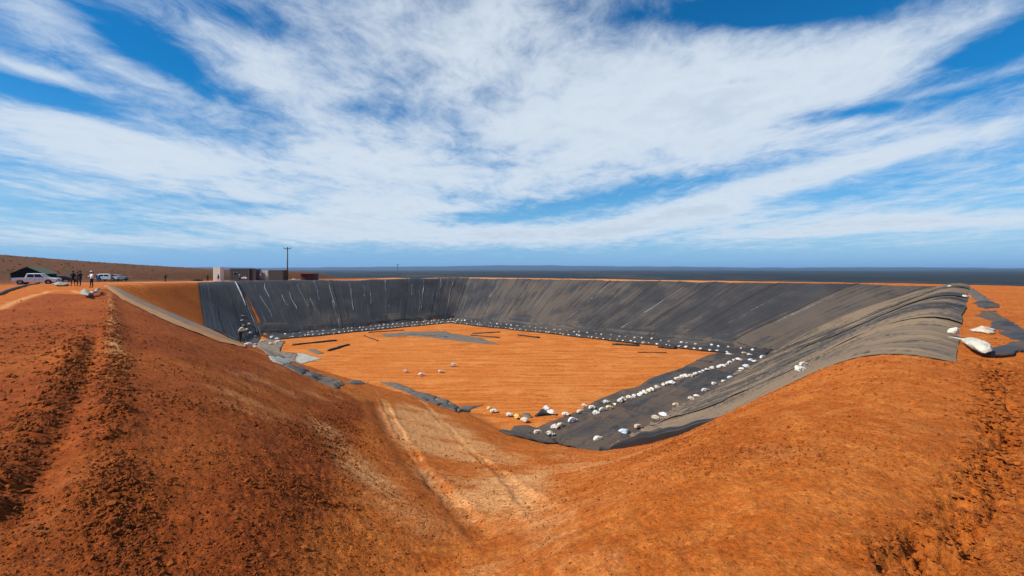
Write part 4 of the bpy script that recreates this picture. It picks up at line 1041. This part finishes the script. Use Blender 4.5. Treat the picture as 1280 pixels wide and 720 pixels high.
# low boundary wall behind the huts
def low_wall():
    Y = 116.; x0, x1 = (279-640)/FPX*Y, (337-640)/FPX*Y
    root = thing("block_wall", "low dark wall between the cream cabin and the slatted store", "wall", ((x0+x1)/2, Y, gz1((x0+x1)/2, Y)))
    n = 12; w = (x1-x0)/n
    for i in range(n):
        m = MB(); m.box((-(x1-x0)/2+w*(i+.5), 0, .5), (w-.03, .2, 1.0+.04*(i % 3))); m.obj("slab", SLATE, root)
low_wall()
WOOD = fabric("weathered_pole", (.085, .070, .058), (.13, .105, .085), .9, 2)
def power_pole(label, u, vtop, Y, group):
    x, y, z = place(u, Y); h = EYE+(337-vtop)/FPX*Y-z
    root = thing("power_pole", label, "power pole", (x, y, z), R(8), group)
    m = MB(); m.tube([(0, 0, -.3), (0, 0, h*.5), (.03, 0, h)], [.19, .16, .12], 10); m.obj("pole", WOOD, root, True)
    m = MB(); m.box((0, -.16, h-.35), (1.9, .12, .14)); m.obj("cross_arm", WOOD, root)
    for s in (-.85, 0, .85):
        m = MB(); m.tube([(s, -.16, h-.28), (s, -.16, h-.20), (s, -.16, h-.06)], [.07, .05, .07], 8); m.obj("insulator", BLACKP, root, True)
    for s in (-1, 1):
        m = MB(); m.tube([(s*.6, -.16, h-.40), (0, -.14, h-.95)], .025, 6); m.obj("brace", WOOD, root)
power_pole("tall timber power pole standing beside the brown slatted store", 359.3, 308.8, 114, "power poles")
power_pole("distant small power pole above the black wall liner", 497, 330.3, 250, "power poles")

# ------------------------------------------------------------------ people
SKIN = fabric("skin", (.11, .055, .032), (.14, .07, .04), .6, 8)
def cloth(name, c): return fabric(name, c, tuple(k*1.3 for k in c), .9, 8)
C_BLACK = cloth("black_cloth", (.012, .012, .014)); C_NAVY = cloth("navy_cloth", (.018, .024, .045)); C_WHITE = cloth("white_cloth", (.62, .62, .60))
C_BLUE = cloth("blue_cloth", (.035, .075, .20)); C_GREY = cloth("grey_cloth", (.10, .11, .13)); C_OLIVE = cloth("olive_cloth", (.05, .055, .03)); C_KHAKI = cloth("khaki_cloth", (.20, .155, .095))
def figure(pose):
    """one continuous skinned body; joints in metres, facing -y"""
    bend, spread, arm = pose
    J = {}; E = []
    def j(n, p, r): J[n] = (Vector(p), r)
    j('pelvis', (0, 0, .95), .135); j('waist', (0, -.0, 1.10), .125); j('chest', (0, 0, 1.32), .155); j('neckbase', (0, 0, 1.47), .075); j('neck', (0, -.01, 1.53), .055)
    j('head0', (0, -.015, 1.60), .075); j('head1', (0, -.015, 1.69), .092); j('head2', (0, -.01, 1.76), .060)
    E += [('pelvis','waist'),('waist','chest'),('chest','neckbase'),('neckbase','neck'),('neck','head0'),('head0','head1'),('head1','head2')]
    for s, a in ((-1, 'l'), (1, 'r')):
        st = spread*(s)
        j('hip'+a, (s*.095, 0, .88), .095); j('thigh'+a, (s*.105, -.01+st*.12, .68), .082); j('knee'+a, (s*.11, -.02+st*.22, .49), .060); j('calf'+a, (s*.112, st*.26, .33), .057); j('ankle'+a, (s*.115, st*.30+.01, .09), .040); j('foot'+a, (s*.12, st*.30-.05, .045), .042); j('toe'+a, (s*.13, st*.30-.16, .035), .034)
        E += [('pelvis','hip'+a),('hip'+a,'thigh'+a),('thigh'+a,'knee'+a),('knee'+a,'calf'+a),('calf'+a,'ankle'+a),('ankle'+a,'foot'+a),('foot'+a,'toe'+a)]
        f = arm[0 if s < 0 else 1]
        sh = Vector((s*.185, 0, 1.40)); el = sh+Vector((s*.06, -.04-.12*f, -.28+.06*f)); wr = el+Vector((-s*.02-.06*s*f, -.05-.20*f, -.24+.22*f)); pa = wr+(wr-el).normalized()*.07
        j('sh'+a, sh, .065); j('el'+a, el, .046); j('wr'+a, wr, .030); j('pa'+a, pa, .034)
        E += [('chest','sh'+a),('sh'+a,'el'+a),('el'+a,'wr'+a),('wr'+a,'pa'+a)]
        d = (wr-el).normalized(); side = Vector((0, 1, 0)).cross(d).normalized() if abs(d.y) < .9 else Vector((1, 0, 0))
        side = d.cross(Vector((s, 0, 0))).normalized()
        for k in range(4):
            b = pa+side*(k-1.5)*.019+d*.02; L = (.066, .078, .074, .058)[k]
            j('f%d'%k+a, b, .009); j('g%d'%k+a, b+d*L*.55+Vector((-s*.006, 0, 0)), .0085); j('h%d'%k+a, b+d*L+Vector((-s*.022, 0, 0)), .007)
            E += [('pa'+a,'f%d'%k+a),('f%d'%k+a,'g%d'%k+a),('g%d'%k+a,'h%d'%k+a)]
        b = wr+d*.035-side*.03
        j('t0'+a, b, .011); j('t1'+a, b-side*.02+d*.035, .009); E += [('wr'+a,'t0'+a),('t0'+a,'t1'+a)]
    if bend:
        q = Matrix.Rotation(bend, 4, 'X'); piv = Vector((0, 0, .95))
        for n in list(J):
            if n[:3] in ('wai','che','nec','hea') or n[:2] in ('sh','el','wr','pa','t0','t1') or (n[0] in 'fgh' and n[1].isdigit()):
                p_, r_ = J[n]; J[n] = (piv+(q @ (p_-piv)), r_)
    names = list(J); idx = {n: i for i, n in enumerate(names)}
    me = bpy.data.meshes.new("skel"); me.from_pydata([J[n][0] for n in names], [(idx[a], idx[b]) for a, b in E], [])
    o = bpy.data.objects.new("skel", me); COL.objects.link(o)
    sk = o.modifiers.new("skin", 'SKIN')
    for i, n in enumerate(names):
        me.skin_vertices[0].data[i].radius = (J[n][1], J[n][1]*.85); me.skin_vertices[0].data[i].use_root = (n == 'pelvis')
    sb = o.modifiers.new("sub", 'SUBSURF'); sb.levels = sb.render_levels = 1
    dg = bpy.context.evaluated_depsgraph_get(); out = bpy.data.meshes.new_from_object(o.evaluated_get(dg))
    bpy.data.objects.remove(o)
    # zones: 0 skin, 1 shirt, 2 trousers, 3 shoes - by the nearest joint
    pts = np.array([J[n][0] for n in names]); zone = []
    for n in names:
        if n[:3] in ('hea','nec') or n[:2] in ('wr','pa','t0','t1') or (n[0] in 'fgh' and n[1].isdigit()): zone.append(0 if n != 'neckbase' else 1)
        elif n[:3] in ('pel','hip','thi','kne','cal'): zone.append(2)
        elif n[:3] in ('ank','foo','toe'): zone.append(3)
        else: zone.append(1)
    for p_ in out.polygons:
        c = np.array(p_.center); p_.material_index = zone[int(np.argmin(((pts-c)**2).sum(1)))]
    out.shade_smooth()
    return out, J
FIG = {}
def person(label, loc, rz, pose, shirt, trousers, hat=None, h=1.75):
    if pose not in FIG: FIG[pose] = figure(pose)
    me0, J = FIG[pose]; me = me0.copy(); me.name = "person"; zi = [p_.material_index for p_ in me0.polygons]; me.materials.clear()
    for m_ in (SKIN, shirt, trousers, C_BLACK): me.materials.append(m_)
    me.polygons.foreach_set('material_index', zi)
    o = link("person", me, None, loc); o.rotation_euler = (0, 0, rz); o.scale = (h/1.82,)*3
    tag(o, label, "person")
    hd = J['head1'][0]; up = (J['head2'][0]-J['head0'][0]).normalized(); fw = Vector((0, -1, 0)); sd_ = up.cross(fw).normalized(); fw = sd_.cross(up)
    m = MB()                                                     # brow, nose, mouth and ears sit on the face
    for s in (-1, 1):
        m.box(hd+sd_*.033*s+fw*.078+up*.005, (.024, .012, .012)); 
    m.box(hd+fw*.088-up*.02, (.022, .03, .036)); m.box(hd+fw*.078-up*.055, (.045, .012, .010))
    for s in (-1, 1): m.box(hd+sd_*.094*s-up*.01, (.018, .035, .055))
    m.obj("face", SKIN, o, True)
    m = MB()
    if hat:
        m.rings([[hd+up*(z_)+sd_*r_*math.cos(t)+fw*(r_*math.sin(t)*1.12+(.02 if r_ > .12 else 0)) for t in [2*math.pi*k/14 for k in range(14)]] for z_, r_ in ((.035, .145), (.045, .150), (.05, .106), (.10, .092), (.125, .05))])
        m.obj("hat", hat, o, True)
    else:
        m.rings([[hd+up*(z_)+sd_*r_*math.cos(t)+fw*(r_*math.sin(t)*1.08-.012) for t in [2*math.pi*k/14 for k in range(14)]] for z_, r_ in ((.0, .094), (.04, .098), (.08, .082), (.105, .045))])
        m.obj("hair", C_BLACK, o, True)
    return o
ST, WALK, CHAT, POINT, STOOP = (0, 0, (0, 0)), (0.06, .9, (.3, .5)), (0, .25, (.7, .15)), (0, .1, (1.0, .9)), (.95, .5, (.2, .2))
def prs(label, u, Y, rz, pose, shirt, trousers, hat=None, h=1.75): return person(label, place(u, Y)[:2]+(place(u, Y)[2]+.02,), rz, pose, shirt, trousers, hat, h)
prs("person all in black, leftmost of three chatting near the pickup", 91.5, 52, R(20), CHAT, C_BLACK, C_BLACK, None, 1.85)
prs("person in dark clothes, middle of three chatting near the pickup", 97, 53, R(-50), ST, C_NAVY, C_BLACK, None, 1.72)
prs("person in black, rightmost of three chatting, turned half away", 100.5, 52, R(-80), CHAT, C_BLACK, C_NAVY, C_BLACK, 1.85)
prs("person in white top and black trousers standing on the bank edge", 114.6, 46, R(-15), POINT, C_WHITE, C_BLACK, C_WHITE, 1.75)
prs("person in blue overalls and white cap beside the white car", 124, 98, R(10), CHAT, C_BLUE, C_BLUE, C_WHITE, 1.75)
prs("person in blue with hat close behind the other in overalls", 121, 100, R(60), ST, C_BLUE, C_NAVY, C_WHITE, 1.7)
prs("person in grey blue top and khaki trousers in front of the white car", 139, 84, R(170), ST, C_GREY, C_KHAKI, None, 1.72)
prs("person in dark clothes walking alone on the bare rim path", 206.5, 92, R(80), WALK, C_NAVY, C_BLACK, None, 1.75)
prs("person in olive standing against the tall cream cabin", 273, 100, R(0), ST, C_OLIVE, C_BLACK, None, 1.8)
prs("person in black just left of the tall cream cabin", 259.5, 99, R(40), CHAT, C_BLACK, C_BLACK, None, 1.75)
prs("person in dark trousers and grey top before the dark container", 299.5, 103, R(200), CHAT, C_GREY, C_BLACK, C_WHITE, 1.75)
prs("person in black in front of the low cream hut", 325.5, 104, R(-30), WALK, C_NAVY, C_BLACK, C_WHITE, 1.75)
x, y = at(300.5, 429)
person("worker stooping over white sacks at the floor corner", (x, y, gz1(x, y)+.08), R(60), STOOP, C_WHITE, C_BLACK, C_OLIVE, 1.66)

# small clutter on the rim by the cabins
def clutter():
    x, y, z = place(247, 100); m = MB()
    root = thing("material_pile", "low dark pile of covered material left of the cream cabin", "pile", (x, y, z))
    for i in range(5):
        m = MB(); m.box((-.9+.45*i, random.uniform(-.3, .3), .30+.05*(i % 2)), (.5, .9, .55+.12*(i % 3)), Matrix.Rotation(.2*i, 3, 'Z'), .8); m.obj("covered_block", DARKROLL, root, bevel=.05)
    x, y, z = place(367.5, 112); bag(x, y, 3, .2, 1.9, "cream sack heaped beside the pole foot", None, .02, zbase=z)
    x, y, z = place(306, 108); bag(x, y, 1, .2, 2.2, "white sack on the rim before the dark container", None, .6, zbase=z)
clutter()

# bushes on the slope above the site and on the plain
def bushes():
    mats = [fabric("bush_olive", (.040, .050, .020), (.075, .070, .030), .95, 3), fabric("bush_brown", (.075, .050, .026), (.11, .065, .032), .95, 3)]
    vs, fs, mi = [], [], []
    r = random.Random(5)
    for i in range(900):
        Y = r.uniform(95, 330); u = r.uniform(-260, 240); x = (u-640)/FPX*Y
        if x > -110 and Y < 170 and not (u < 200 and Y > 120): continue
        z = gz1(x, Y); s = r.uniform(.12, .38)
        for k in range(14):
            a, b = r.uniform(0, 6.28), r.uniform(0, 1.2); d = Vector((math.cos(a)*math.cos(b), math.sin(a)*math.cos(b), math.sin(b)*.8+.1))*s*r.uniform(.4, 1)
            p_ = Vector((x, Y, z))+d; q1 = Vector((r.uniform(-1, 1), r.uniform(-1, 1), r.uniform(-1, 1)))*s*.45; q2 = Vector((r.uniform(-1, 1), r.uniform(-1, 1), r.uniform(-1, 1)))*s*.45
            n_ = len(vs); vs += [p_-q1, p_+q2, p_+q1, p_-q2]; fs.append((n_, n_+1, n_+2, n_+3)); mi.append(i % 2)
    me = bpy.data.meshes.new("scrub"); me.from_pydata(vs, [], fs)
    for m_ in mats: me.materials.append(m_)
    me.polygons.foreach_set('material_index', mi)
    o = link("scrub_bushes", me); o['kind'] = 'stuff'; o['label'] = "low dry scrub on the slope above the site"
bushes()

# ------------------------------------------------------------------ haze
def haze():
    m = MB(); m.box((0, 0, 95), (90000, 90000, 238))
    mt = bpy.data.materials.new("haze"); mt.use_nodes = True; n = Nodes(mt.node_tree)
    v = n.n('ShaderNodeVolumePrincipled', ins={'Color': (.40, .66, 1.0, 1), 'Density': 4.6e-5, 'Anisotropy': .1})
    n.n('ShaderNodeOutputMaterial', ins={'Volume': v.outputs[0]})
    o = m.obj("haze", mt); o['kind'] = 'stuff'; o['label'] = "blue air haze"
haze()
